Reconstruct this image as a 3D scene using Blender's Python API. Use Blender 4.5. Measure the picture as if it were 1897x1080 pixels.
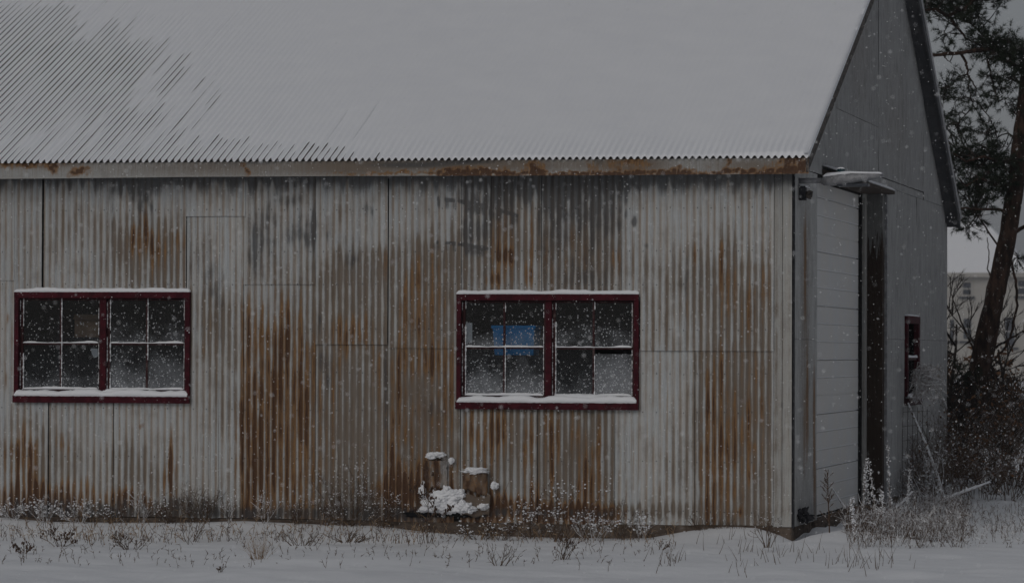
import bpy, bmesh, math, random
import numpy as np
from mathutils import Vector, noise as mnoise
random.seed(7); rng = np.random.default_rng(7)
SC = bpy.context.scene; COL = SC.collection
for o in list(bpy.data.objects): bpy.data.objects.remove(o)

# ------------------------------------------------------------ camera
PW, PH, FPX = 1897, 1080, 7300.0
psi = math.atan((2535-PW/2)/FPX); th = math.atan((649-PH/2)/FPX); ro = math.radians(0.2)
r0 = np.array([math.cos(psi), math.sin(psi), 0]); h0 = np.array([-math.sin(psi), math.cos(psi), 0])
CF = h0*math.cos(th)+np.array([0, 0, 1])*math.sin(th); u0 = np.cross(r0, CF)
CR = r0*math.cos(ro)+u0*math.sin(ro); CU = u0*math.cos(ro)-r0*math.sin(ro)
zc = FPX/190.0
CC = -(CF*zc+CR*(1469-PW/2)/FPX*zc-CU*(972-PH/2)/FPX*zc)
def un(px, py, ax, val):
    "a direction in the photograph -> the point where it meets a real plane of the building"
    d = CF+CR*(px-PW/2)/FPX-CU*(py-PH/2)/FPX
    return CC+d*((val-CC[ax])/d[ax])
def proj(P):
    v = np.asarray(P)-CC; z = v@CF
    return PW/2+FPX*(v@CR)/z, PH/2-FPX*(v@CU)/z
from mathutils import Matrix
cd = bpy.data.cameras.new('camera'); cam = bpy.data.objects.new('camera', cd); COL.objects.link(cam)
cd.sensor_width = 36; cd.lens = 36*FPX/PW; cd.clip_start = 0.5; cd.clip_end = 6000
cam.matrix_world = Matrix(((CR[0], CU[0], -CF[0], CC[0]), (CR[1], CU[1], -CF[1], CC[1]), (CR[2], CU[2], -CF[2], CC[2]), (0, 0, 0, 1)))
cd.dof.use_dof = True; cd.dof.focus_distance = 38.0; cd.dof.aperture_fstop = 5.6
SC.camera = cam

# ------------------------------------------------------------ sky, sun, exposure
SUN_EL, SUN_AZ = math.radians(32), math.radians(196)     # azimuth clockwise from +Y (behind the camera, a little left)
w = bpy.data.worlds.new('World'); SC.world = w; w.use_nodes = True
nt = w.node_tree; nt.nodes.clear()
sky = nt.nodes.new('ShaderNodeTexSky'); sky.sky_type = 'NISHITA'; sky.sun_disc = False
sky.sun_elevation = SUN_EL; sky.sun_rotation = SUN_AZ; sky.air_density = 1.0; sky.dust_density = 3.0; sky.ozone_density = 1.0
hs = nt.nodes.new('ShaderNodeHueSaturation'); hs.inputs['Saturation'].default_value = 0.36
bg = nt.nodes.new('ShaderNodeBackground'); bg.inputs['Strength'].default_value = 0.10
wo = nt.nodes.new('ShaderNodeOutputWorld')
nt.links.new(sky.outputs[0], hs.inputs['Color']); mx = nt.nodes.new('ShaderNodeMix'); mx.data_type = 'RGBA'; mx.inputs[0].default_value = .62; mx.inputs[7].default_value = (3.0, 3.15, 3.5, 1)   # cloud deck
nt.links.new(hs.outputs[0], mx.inputs[6]); nt.links.new(mx.outputs[2], bg.inputs[0]); nt.links.new(bg.outputs[0], wo.inputs[0])
sl = bpy.data.lights.new('sun', 'SUN'); so = bpy.data.objects.new('sun', sl); COL.objects.link(so)
sl.energy = 0.8; sl.angle = math.radians(35); sl.color = (1.0, 0.97, 0.93)
sd = Vector((math.sin(SUN_AZ)*math.cos(SUN_EL), math.cos(SUN_AZ)*math.cos(SUN_EL), math.sin(SUN_EL)))
so.rotation_euler = sd.to_track_quat('Z', 'Y').to_euler(); so.location = (-20, -30, 40)
SC.view_settings.view_transform = 'Standard'; SC.view_settings.look = 'None'
SC.view_settings.exposure = -0.98; SC.view_settings.gamma = 1

# ------------------------------------------------------------ numeric noise
def _h(i, j, s):
    n = (i*374761393+j*668265263+s*2246822519) & 0xffffffff
    n = ((n ^ (n >> 13))*1274126177) & 0xffffffff
    return ((n ^ (n >> 16)) & 0xffff)/65535.0
def vn(x, y, s=0):
    x = np.asarray(x, float); y = np.asarray(y, float)
    i = np.floor(x).astype(np.int64); j = np.floor(y).astype(np.int64); fx = x-i; fy = y-j
    fx = fx*fx*(3-2*fx); fy = fy*fy*(3-2*fy)
    a = _h(i, j, s); b = _h(i+1, j, s); c = _h(i, j+1, s); d = _h(i+1, j+1, s)
    return (a*(1-fx)+b*fx)*(1-fy)+(c*(1-fx)+d*fx)*fy
def fbm(x, y, s=0, o=4):
    t = 0; a = .5; n = 0
    for k in range(o):
        t = t+a*vn(x*2**k, y*2**k, s+k*17); n += a; a *= .5
    return t/n
def ss(a, b, x):
    t = np.clip((x-a)/(b-a), 0, 1); return t*t*(3-2*t)

# ------------------------------------------------------------ object helpers
def link(name, me, mat=None, parent=None):
    o = bpy.data.objects.new(name, me); COL.objects.link(o)
    if mat:
        for m in (mat if isinstance(mat, (list, tuple)) else [mat]): me.materials.append(m)
    if parent: o.parent = parent
    return o
def tag(o, label=None, cat=None, group=None, kind=None):
    if label: o['label'] = label
    if cat: o['category'] = cat
    if group: o['group'] = group
    if kind: o['kind'] = kind
    return o
def empty(name, loc=(0, 0, 0)):
    o = bpy.data.objects.new(name, None); COL.objects.link(o); o.location = loc; o.empty_display_size = .2; return o
def npmesh(name, V, F, smooth=False):
    me = bpy.data.meshes.new(name); V = np.asarray(V, np.float32).reshape(-1, 3)
    if isinstance(F, np.ndarray):
        n, k = F.shape
        me.vertices.add(len(V)); me.vertices.foreach_set('co', V.ravel())
        me.loops.add(n*k); me.loops.foreach_set('vertex_index', F.astype(np.int32).ravel())
        me.polygons.add(n); me.polygons.foreach_set('loop_start', np.arange(0, n*k, k, dtype=np.int32))
        me.polygons.foreach_set('loop_total', np.full(n, k, np.int32))
        me.update(calc_edges=True)
    else:
        me.from_pydata(V.tolist(), [], F); me.update()
    if smooth: me.polygons.foreach_set('use_smooth', np.ones(len(me.polygons), bool))
    return me
def gridF(nr, nc):
    i = np.arange(nr-1)[:, None]*nc+np.arange(nc-1)[None, :]
    i = i.ravel(); return np.stack([i, i+1, i+nc+1, i+nc], 1)
def setcol(me, name, A):
    at = me.color_attributes.new(name, 'FLOAT_COLOR', 'POINT')
    B = np.ones((len(me.vertices), 4), np.float32); B[:, :A.shape[1]] = A; at.data.foreach_set('color', B.ravel())
class MB:
    def __init__(s): s.v = []; s.f = []; s.m = []; s.mi = 0
    def add(s, V, F):
        b = len(s.v); s.v += [tuple(map(float, p)) for p in V]; s.f += [tuple(b+i for i in f) for f in F]; s.m += [s.mi]*len(F); return s
    def box(s, x0, x1, y0, y1, z0, z1):
        V = [(x, y, z) for z in (z0, z1) for y in (y0, y1) for x in (x0, x1)]
        return s.add(V, [(0, 2, 3, 1), (4, 5, 7, 6), (0, 1, 5, 4), (2, 6, 7, 3), (0, 4, 6, 2), (1, 3, 7, 5)])
    def tube(s, P, R, n=4, cap=True):
        P = [Vector(p) for p in P]; V = []; F = []; N = len(P)
        if not hasattr(R, '__len__'): R = [R]*N
        up = None
        for i, p in enumerate(P):
            t = (P[min(i+1, N-1)]-P[max(i-1, 0)]); t = t.normalized() if t.length > 1e-9 else Vector((0, 0, 1))
            if up is None: up = t.orthogonal().normalized()
            else:
                up = up-t*up.dot(t); up = up.normalized() if up.length > 1e-6 else t.orthogonal().normalized()
            q = t.cross(up)
            for k in range(n):
                a = 2*math.pi*k/n; V.append(p+(up*math.cos(a)+q*math.sin(a))*R[i])
        for i in range(N-1):
            for k in range(n): F.append((i*n+k, i*n+(k+1) % n, (i+1)*n+(k+1) % n, (i+1)*n+k))
        if cap: F.append(tuple(range(n-1, -1, -1))); F.append(tuple((N-1)*n+k for k in range(n)))
        return s.add(V, F)
    def build(s, name, mat, parent=None, smooth=False, bevel=0):
        me = bpy.data.meshes.new(name); me.from_pydata(s.v, [], s.f); me.update()
        if smooth: me.polygons.foreach_set('use_smooth', np.ones(len(me.polygons), bool))
        o = link(name, me, mat, parent)
        if any(s.m): me.polygons.foreach_set('material_index', s.m)
        if bevel:
            b = o.modifiers.new('bevel', 'BEVEL'); b.width = bevel; b.segments = 2; b.limit_method = 'ANGLE'
        return o

# ------------------------------------------------------------ material helpers
class G:
    def __init__(s, name, rough=.7, spec=.3):
        s.m = bpy.data.materials.new(name); s.m.use_nodes = True; s.t = s.m.node_tree; s.n = s.t.nodes
        s.b = s.n['Principled BSDF']; s.b.inputs['Roughness'].default_value = rough
        s.b.inputs['Specular IOR Level'].default_value = spec; s.tc = s.n.new('ShaderNodeTexCoord')
    def L(s, a, b):
        s.t.links.new(a, b)
    def put(s, inp, v):
        if isinstance(v, (int, float)): inp.default_value = v
        elif isinstance(v, (tuple, list)): inp.default_value = tuple(v)+((1,) if len(v) == 3 and len(inp.default_value) == 4 else ())
        else: s.L(v, inp)
    def M(s, op, a, b=0.0, c=0.0):
        n = s.n.new('ShaderNodeMath'); n.operation = op
        for i, v in enumerate((a, b, c)): s.put(n.inputs[i], v)
        return n.outputs[0]
    def noise(s, scale, detail=4, rough=.55, vec=(1, 1, 1), off=(0, 0, 0), dist=0):
        mp = s.n.new('ShaderNodeMapping'); mp.inputs['Scale'].default_value = vec; mp.inputs['Location'].default_value = off
        s.L(s.tc.outputs['Object'], mp.inputs[0])
        n = s.n.new('ShaderNodeTexNoise'); n.inputs['Scale'].default_value = scale; n.inputs['Detail'].default_value = detail
        n.inputs['Roughness'].default_value = rough; n.inputs['Distortion'].default_value = dist
        s.L(mp.outputs[0], n.inputs['Vector']); return n.outputs[0]
    def step(s, x, a, b):
        n = s.n.new('ShaderNodeMapRange'); n.interpolation_type = 'SMOOTHSTEP'
        s.put(n.inputs['Value'], x); s.put(n.inputs['From Min'], a); s.put(n.inputs['From Max'], b); return n.outputs[0]
    def mix(s, f, a, b, bt='MIX'):
        n = s.n.new('ShaderNodeMix'); n.data_type = 'RGBA'; n.blend_type = bt
        s.put(n.inputs[0], f); s.put(n.inputs[6], a); s.put(n.inputs[7], b); return n.outputs[2]
    def attr(s, name):
        n = s.n.new('ShaderNodeAttribute'); n.attribute_name = name
        q = s.n.new('ShaderNodeSeparateColor'); s.L(n.outputs['Color'], q.inputs[0]); return q.outputs
    def bump(s, h, dist=.01, st=.5):
        n = s.n.new('ShaderNodeBump'); n.inputs['Distance'].default_value = dist; n.inputs['Strength'].default_value = st
        s.L(h, n.inputs['Height']); s.L(n.outputs[0], s.b.inputs['Normal'])
    def col(s, c): s.put(s.b.inputs['Base Color'], c); return s.m

def tin(name, cool=(.47, .49, .50), warm=(.50, .48, .45), dark=(.22, .21, .20), phase_amt=.85):
    g = G(name, .68, .13)
    st = g.noise(1, 4, .55, (42, 42, 1.3)); st2 = g.noise(1, 3, .6, (110, 110, 5.0), (3, 1, 7)); bl = g.noise(5, 5, .6, (1, 1, .7), (9, 2, 4)); fine = g.noise(90, 3, .6)
    m = g.attr('mask'); p = g.attr('phase')
    base = g.mix(g.step(g.M('ADD', g.M('MULTIPLY', st, .7), g.M('MULTIPLY', bl, .3)), .40, .60), cool, warm)
    base = g.mix(g.M('MULTIPLY', g.M('MULTIPLY', g.step(p[0], .62, .05), phase_amt), g.step(g.M('ADD', st, g.M('MULTIPLY', bl, .6)), .55, .95)), base, g.mix(st2, (.25, .205, .165), (.36, .29, .235)))
    base = g.mix(g.M('MULTIPLY', g.step(p[0], .45, .95), .35), base, (.46, .48, .49) if phase_amt > .3 else (.42, .42, .42))
    base = g.mix(g.M('MULTIPLY', g.step(bl, .50, .70), .40), base, dark)
    base = g.mix(g.M('MULTIPLY', g.step(st2, .50, .70), .35), base, dark)
    base = g.mix(1.0, base, g.mix(p[1], (.70, .70, .71), (1.15, 1.15, 1.14)), 'MULTIPLY')
    jit = g.M('MULTIPLY', g.M('SUBTRACT', g.M('ADD', g.M('MULTIPLY', st2, .6), g.M('MULTIPLY', fine, .4)), .5), .9)
    br = g.step(g.M('ADD', m[1], jit), .12, .95)
    base = g.mix(g.M('MULTIPLY', br, .85), base, g.mix(st2, (.085, .060, .042), (.22, .17, .125)))
    rust = g.mix(g.step(g.M('ADD', g.M('MULTIPLY', st2, .6), g.M('MULTIPLY', fine, .4)), .38, .60), (.115, .060, .028), (.27, .142, .054))
    base = g.mix(g.M('MULTIPLY', g.step(g.M('ADD', m[0], g.M('MULTIPLY', jit, 1.3)), .26, 1.1), .84), base, rust)
    base = g.mix(g.M('MULTIPLY', g.step(g.M('ADD', m[0], jit), 1.15, 1.6), .75), base, (.050, .022, .014))
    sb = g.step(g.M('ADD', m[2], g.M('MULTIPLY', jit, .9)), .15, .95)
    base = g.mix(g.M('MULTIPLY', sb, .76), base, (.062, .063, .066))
    base = g.mix(g.M('MULTIPLY', g.step(fine, .58, .72), .35), base, (.12, .10, .09))
    g.bump(g.M('ADD', g.M('MULTIPLY', bl, 1.0), g.M('MULTIPLY', fine, .15)), .006, .5)
    g.put(g.b.inputs['Roughness'], g.M('ADD', .5, g.M('MULTIPLY', bl, .3)))
    return g.col(base)
M = {}
M['tin'] = tin('weathered_tin')
M['tin_gable'] = tin('grey_gable_tin', (.43, .43, .425), (.36, .36, .35), (.22, .22, .22), .10)
M['trim'] = tin('pale_trim_metal', (.38, .38, .37), (.36, .345, .32), (.24, .235, .23), 0)
g = G('snow', .6, .2)
n1 = g.noise(3.0, 5, .6); n2 = g.noise(60, 4, .65)
g.bump(g.M('ADD', g.M('MULTIPLY', n1, .6), g.M('MULTIPLY', n2, .35)), .02, .35)
M['snow'] = g.col(g.mix(n1, (.80, .81, .84), (.88, .885, .90)))
g = G('ground_snow', .6, .2)
n1 = g.noise(.9, 5, .6, (1, 2.2, 1)); n2 = g.noise(26, 4, .65, (1, 2, 1))
g.bump(g.M('ADD', g.M('MULTIPLY', n1, 1.0), g.M('MULTIPLY', n2, .22)), .05, .45)
M['gsnow'] = g.col(g.mix(n1, (.76, .775, .80), (.84, .85, .865)))
def plain(name, a, b, scale=8, vec=(1, 1, 1), rough=.75, spec=.12, bump=0, detail=4, lo=.35, hi=.65):
    g = G(name, rough, spec); n = g.noise(scale, detail, .6, vec)
    if bump: g.bump(n, bump, .6)
    return g.col(g.mix(g.step(n, lo, hi), a, b))
M['roof'] = plain('dark_roof_tin', (.035, .022, .020), (.07, .045, .038), 6, (1, .2, .2))
M['red'] = plain('red_paint', (.036, .004, .008), (.068, .008, .014), 14, (1, 1, 1), .7, .10, .002)
M['redold'] = plain('flaking_red_paint', (.035, .008, .009), (.11, .08, .075), 22, (1, 1, 1), .7, .2, .003, 5, .5, .72)
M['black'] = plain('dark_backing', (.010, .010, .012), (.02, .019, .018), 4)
M['concrete'] = plain('stained_foundation', (.060, .045, .036), (.14, .11, .088), 7, (1, 1, 2), .9, .1, .01)
M['board'] = plain('dark_rake_board', (.062, .064, .07), (.10, .10, .105), 5, (1, .4, 1), .75, .2, .003)
M['mottled'] = plain('mottled_rake_board', (.045, .04, .04), (.16, .135, .115), 26, (1, 1, 1), .8, .2, .003, 5, .42, .62)
M['grey'] = plain('cast_lamp_metal', (.19, .19, .20), (.30, .30, .31), 18, (1, 1, 1), .5, .4)
M['dark'] = plain('dark_metal', (.02, .021, .024), (.045, .045, .05), 12)
M['teal'] = plain('photocell_plastic', (.012, .035, .045), (.02, .05, .06), 9, rough=.4)
g = G('roller_door_paint', .5, .3); n = g.noise(2.2, 4, .55, (1, 1, .5)); n2 = g.noise(1, 3, .6, (30, 30, 1.2))
M['door'] = g.col(g.mix(g.step(n, .35, .7), (.62, .60, .57), (.60, .60, .595)))
g = G('peeling_post', .85, .15); n = g.noise(1, 5, .6, (34, 34, 3.2)); n2 = g.noise(1, 5, .65, (16, 16, 1.4), (2, 2, 5))
s = g.n.new('ShaderNodeSeparateXYZ'); g.L(g.tc.outputs['Object'], s.inputs[0])
hi = g.M('MULTIPLY', g.M('SUBTRACT', s.outputs[2], 2.75), .55)
c = g.mix(n, (.018, .012, .009), (.06, .042, .032))
c = g.mix(g.step(g.M('ADD', n2, g.M('MAXIMUM', g.M('MINIMUM', hi, .25), -.1)), .56, .64), c, (.16, .16, .155))
g.bump(n, .01, .8); M['post'] = g.col(c)
M['bluebin'] = plain('blue_plastic', (.0, .27, .66), (.0, .32, .74), 3, rough=.4)
M['card'] = plain('cardboard', (.30, .20, .13), (.36, .25, .17), 4, rough=.9)
M['paper'] = plain('white_paper', (.62, .64, .64), (.70, .71, .72), 6, rough=.9)
M['bark'] = plain('pine_bark', (.016, .011, .009), (.060, .036, .027), 14, (1, 1, .35), .95, .1, .02, 5)
M['twig'] = plain('dark_twig', (.022, .018, .016), (.05, .040, .034), 20, rough=.95)
M['needle'] = plain('pine_needles', (.012, .020, .012), (.032, .042, .024), 3, rough=.8)
M['stem'] = plain('dry_weed_stem', (.075, .050, .035), (.16, .115, .080), 30, rough=.95)
M['straw'] = plain('straw_grass', (.26, .17, .10), (.38, .27, .17), 20, rough=.95)
M['seed'] = plain('dark_seed_heads', (.05, .030, .022), (.12, .075, .055), 40, rough=.95)
M['leaf'] = plain('brown_dead_leaves', (.09, .045, .025), (.20, .105, .055), 12, rough=.9)
M['flake'] = plain('snow_flake', (.85, .86, .88), (.9, .9, .9), 3, rough=.8)
M['cream'] = plain('cream_siding', (.36, .345, .325), (.40, .385, .36), .6, rough=.85)
M['farglass'] = plain('dark_far_window', (.05, .055, .065), (.08, .085, .10), 1, rough=.3)
M['wire'] = plain('rusted_wire', (.05, .04, .036), (.08, .065, .06), 30)
M['plank'] = plain('old_plank', (.05, .04, .034), (.10, .08, .07), 12, (3, 3, 3), rough=.95)
# snow-speckled glass: specks stuck on the pane, density by a per-pane value
def glass_mat(name, dens, low):
    g = G(name, .9, .1)
    out = g.n['Material Output']
    v = g.n.new('ShaderNodeTexVoronoi'); v.inputs['Scale'].default_value = 98; g.L(g.tc.outputs['Object'], v.inputs['Vector'])
    v2 = g.n.new('ShaderNodeTexVoronoi'); v2.inputs['Scale'].default_value = 190; g.L(g.tc.outputs['Object'], v2.inputs['Vector'])
    nz = g.noise(5, 4, .6); s = g.n.new('ShaderNodeSeparateXYZ'); g.L(g.tc.outputs['Generated'], s.inputs[0])
    d = g.M('ADD', g.M('ADD', dens, g.M('MULTIPLY', g.M('SUBTRACT', nz, .5), .8)), g.M('MULTIPLY', g.M('SUBTRACT', .6, s.outputs[2]), low))
    d = g.M('MAXIMUM', d, .03)
    q = g.n.new('ShaderNodeSeparateColor'); g.L(v.outputs['Color'], q.inputs[0])
    q2 = g.n.new('ShaderNodeSeparateColor'); g.L(v2.outputs['Color'], q2.inputs[0])
    a = g.M('MULTIPLY', g.M('LESS_THAN', q.outputs[0], g.M('MULTIPLY', d, .8)), g.step(v.outputs['Distance'], g.M('MULTIPLY', q.outputs[1], .42), .05))
    b = g.M('MULTIPLY', g.M('LESS_THAN', q2.outputs[0], g.M('MULTIPLY', d, .6)), g.step(v2.outputs['Distance'], .42, .12))
    film = g.M('MULTIPLY', g.step(d, .36, 1.1), .27)
    cov = g.M('MINIMUM', g.M('ADD', g.M('MAXIMUM', g.M('MULTIPLY', a, .44), g.M('MULTIPLY', b, .28)), film), 1)
    g.b.inputs['Base Color'].default_value = (.62, .64, .67, 1)
    tr = g.n.new('ShaderNodeBsdfTransparent'); tr.inputs[0].default_value = (.72, .74, .76, 1)
    gl = g.n.new('ShaderNodeBsdfGlossy'); gl.inputs['Roughness'].default_value = .04; gl.inputs[0].default_value = (1, 1, 1, 1)
    m1 = g.n.new('ShaderNodeMixShader'); m1.inputs[0].default_value = .015; g.L(tr.outputs[0], m1.inputs[1]); g.L(gl.outputs[0], m1.inputs[2])
    m2 = g.n.new('ShaderNodeMixShader'); g.L(cov, m2.inputs[0]); g.L(m1.outputs[0], m2.inputs[1]); g.L(g.b.outputs[0], m2.inputs[2])
    g.L(m2.outputs[0], out.inputs[0]); return g.m
for i, (d, l) in enumerate(((.12, .24), (.30, .55), (.52, .6), (.85, .5))): M['glass%d' % i] = glass_mat('snow_speckled_glass_%s' % 'abcd'[i], d, l)

# ------------------------------------------------------------ ground
GC = [(-400, 962), (0, 958), (80, 966), (200, 968), (330, 968), (450, 965), (600, 972), (700, 974), (780, 985), (850, 990), (950, 994), (1100, 998), (1200, 997), (1270, 984), (1340, 975), (1400, 978), (1440, 990), (1469, 1004), (1500, 992), (1560, 980), (1800, 970)]
gx = [un(a, b, 1, -.05) for a, b in GC]; GX = np.array([p[0] for p in gx]); GZ = np.array([p[2] for p in gx])
def ground(x, y):
    x = np.asarray(x, float); y = np.asarray(y, float)
    base = -.13+.07*(fbm(x*.35, y*.6, 3)-.5)*2+.036*(fbm(x*1.7+9, y*2.6, 5)-.5)*2
    near = np.interp(x, GX, GZ)
    d = np.where(y < 0, -y, y*1.5)
    k = np.exp(-(d/.55)**2)*ss(1.6, .3, x)
    z = base*(1-k)+near*k
    z = z-.03*np.exp(-((y+6.2)/.6)**2)*(x < 6)+.02*np.exp(-((y+7.2+.1*x)/.7)**2)
    far = ss(60, 400, np.hypot(x, y)); return z*(1-far)-.13*far
xs = np.concatenate([[-3000, -1200, -500, -200, -90, -50, -30, -20, -15], np.arange(-12, 8, .06), [8.5, 9.5, 11, 14, 18, 25, 40, 80, 150, 300, 700, 1500, 3000]])
ys = np.concatenate([[-3000, -800, -200, -90, -60, -45, -35, -25, -18, -14], np.arange(-11, 1.6, .06), np.arange(1.7, 20, .3), [21, 23, 26, 30, 36, 45, 60, 90, 150, 250, 400, 800, 1600, 3500]])
X, Y = np.meshgrid(xs, ys); Z = ground(X, Y)
me = npmesh('snow_ground', np.stack([X, Y, Z], 2), gridF(len(ys), len(xs)), True)
tag(link('snow_ground', me, M['gsnow']), kind='structure')

# ------------------------------------------------------------ stains and dark marks on the long wall, in photograph pixels: cx, cy, rx, ry, amount
RUST = [(515, 700, 50, 130, 1.0), (480, 620, 14, 40, .7), (527, 620, 10, 60, .6), (462, 780, 14, 190, .9), (500, 850, 60, 90, .75), (560, 760, 16, 170, .6), (540, 900, 40, 40, .6),
 (655, 612, 32, 30, .8), (640, 640, 12, 30, .4), (620, 700, 12, 160, .35), (700, 680, 14, 50, .5), (600, 800, 10, 120, .45), (665, 900, 12, 60, .4),
 (765, 520, 16, 70, .65), (775, 600, 12, 60, .6), (712, 480, 8, 30, .7), (745, 630, 8, 40, .6), (810, 560, 24, 90, .55), (748, 560, 8, 60, .6),
 (735, 700, 14, 50, .7), (800, 670, 50, 25, .95), (770, 780, 60, 60, .5), (780, 910, 60, 34, 2.6), (738, 910, 22, 34, 2.8), (805, 875, 26, 25, 2.0), (730, 830, 12, 70, .8), (830, 720, 14, 60, .5),
 (932, 460, 22, 60, .8), (938, 476, 14, 14, 1.5), (980, 510, 6, 20, 1.2), (915, 520, 14, 14, 1.1), (982, 440, 8, 90, .6), (1018, 480, 10, 40, .5), (1060, 470, 60, 50, .35), (1140, 485, 8, 30, .7), (1080, 440, 10, 60, .4),
 (875, 785, 12, 30, .9), (918, 790, 14, 36, 1.1), (900, 820, 50, 70, .55), (980, 860, 10, 90, .8), (1015, 780, 10, 30, .8), (1025, 830, 10, 80, .7), (1085, 900, 14, 60, .9), (1110, 850, 10, 80, .8), (1065, 790, 14, 60, .45), (900, 940, 60, 20, 2.4), (1000, 945, 60, 14, 2.4), (1080, 948, 60, 14, 2.4), (985, 920, 10, 40, .7),
 (1312, 740, 9, 90, 1.0), (1322, 850, 8, 110, .9), (1338, 700, 8, 60, .7), (1345, 850, 14, 80, .6), (1362, 800, 10, 80, .5), (1385, 800, 12, 60, .6), (1390, 880, 8, 16, 1.3), (1370, 945, 5, 8, 1.6), (1340, 900, 50, 60, .45), (1405, 740, 14, 80, .5), (1310, 900, 14, 60, .5), (1440, 780, 6, 14, .3), (1395, 830, 6, 10, .9),
 (1345, 560, 12, 80, .6), (1370, 580, 12, 80, .6), (1395, 560, 10, 80, .6), (1418, 520, 8, 60, .75), (1330, 520, 8, 50, .5), (1290, 480, 5, 30, .6), (1270, 560, 16, 60, .3),
 (250, 440, 10, 24, 1.0), (275, 445, 12, 28, 1.1), (330, 440, 10, 30, .7), (300, 470, 60, 40, .35), (265, 400, 8, 40, .4),
 (45, 830, 10, 40, 1.1), (58, 850, 8, 60, .9), (30, 850, 30, 60, .6), (118, 820, 10, 20, .7), (107, 810, 6, 20, .6), (40, 928, 55, 30, 2.2), (130, 922, 25, 28, 2.0), (165, 910, 12, 30, .9), (210, 925, 40, 18, 1.0), (250, 930, 30, 14, 1.1), (318, 880, 10, 36, .9), (262, 790, 4, 6, 1.3), (320, 860, 6, 60, .6), (300, 900, 10, 40, .5),
 (16, 590, 3, 16, 1.2), (12, 700, 4, 60, .7), (380, 640, 20, 60, .3), (450, 560, 4, 60, .4)]
BROWN = [(640, 560, 90, 90, .5), (790, 580, 60, 110, .75), (520, 780, 70, 190, .75), (650, 800, 66, 150, .75), (780, 780, 66, 160, 1.0), (800, 480, 60, 40, .4), (700, 490, 50, 30, .6), (620, 500, 30, 30, .5),
 (930, 450, 80, 80, .55), (1080, 470, 80, 70, .55), (920, 830, 70, 100, .55), (1070, 840, 70, 110, .7), (1360, 800, 75, 180, .75), (1360, 540, 80, 110, .55), (1230, 520, 50, 70, .25), (290, 470, 60, 60, .6), (230, 460, 40, 60, .4), (60, 850, 70, 90, .5), (250, 880, 100, 50, .35), (390, 600, 50, 60, .45), (330, 700, 20, 60, .2), (120, 430, 60, 60, .25), (540, 640, 60, 40, .3), (400, 700, 40, 100, .2), (650, 390, 60, 40, .25), (1060, 945, 300, 12, .8), (680, 945, 230, 14, .6), (200, 945, 250, 14, .9), (1240, 880, 30, 80, .25)]
SOOT_AND_DARK = [(470, 435, 12, 26, .8), (498, 405, 12, 30, .6), (556, 425, 24, 24, .75), (535, 372, 30, 12, .45), (580, 420, 10, 50, .8), (478, 470, 30, 40, .6), (680, 390, 10, 14, 1.0), (600, 440, 60, 16, .5), (655, 480, 30, 30, .4),
 (270, 380, 14, 60, .75), (240, 350, 30, 30, .7), (205, 420, 6, 80, .5), (370, 490, 20, 50, .5), (395, 530, 12, 50, .5),
 (880, 370, 60, 18, .9), (940, 360, 50, 26, .8), (1050, 350, 60, 22, 1.05), (1040, 350, 30, 40, .9), (1100, 390, 50, 50, .9), (1000, 400, 14, 70, .7), (1130, 385, 20, 24, .9), (870, 430, 26, 30, .7), (1095, 400, 8, 60, .9), (1090, 510, 40, 26, .55), (910, 420, 40, 30, .5), (1025, 430, 20, 60, .4), (1100, 345, 90, 14, .7), (1170, 360, 30, 30, .4), (1175, 410, 6, 8, 1.2), (1195, 455, 8, 6, 1.0), (590, 590, 6, 30, .8), (598, 670, 12, 20, .8), (610, 700, 6, 30, .7), (715, 720, 5, 100, .6), (850, 900, 6, 30, .8), (1265, 530, 30, 40, .35), (410, 560, 10, 60, .4), (460, 600, 8, 80, .3), (1285, 500, 30, 40, .3),
 (750, 950, 420, 9, 1.1), (200, 950, 260, 9, 1.3), (120, 935, 160, 16, .7), (345, 930, 60, 14, .7), (690, 930, 20, 30, .5), (800, 758, 20, 30, .6), (160, 745, 200, 5, .5), (1010, 762, 170, 6, .5), (1450, 745, 4, 10, 1.0)]  # dark strips along the wall foot and below both sills
ARCS = [[(800, 448), (830, 450), (870, 455), (905, 462)], [(810, 368), (850, 373), (890, 380), (925, 390), (960, 400)]]
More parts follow.
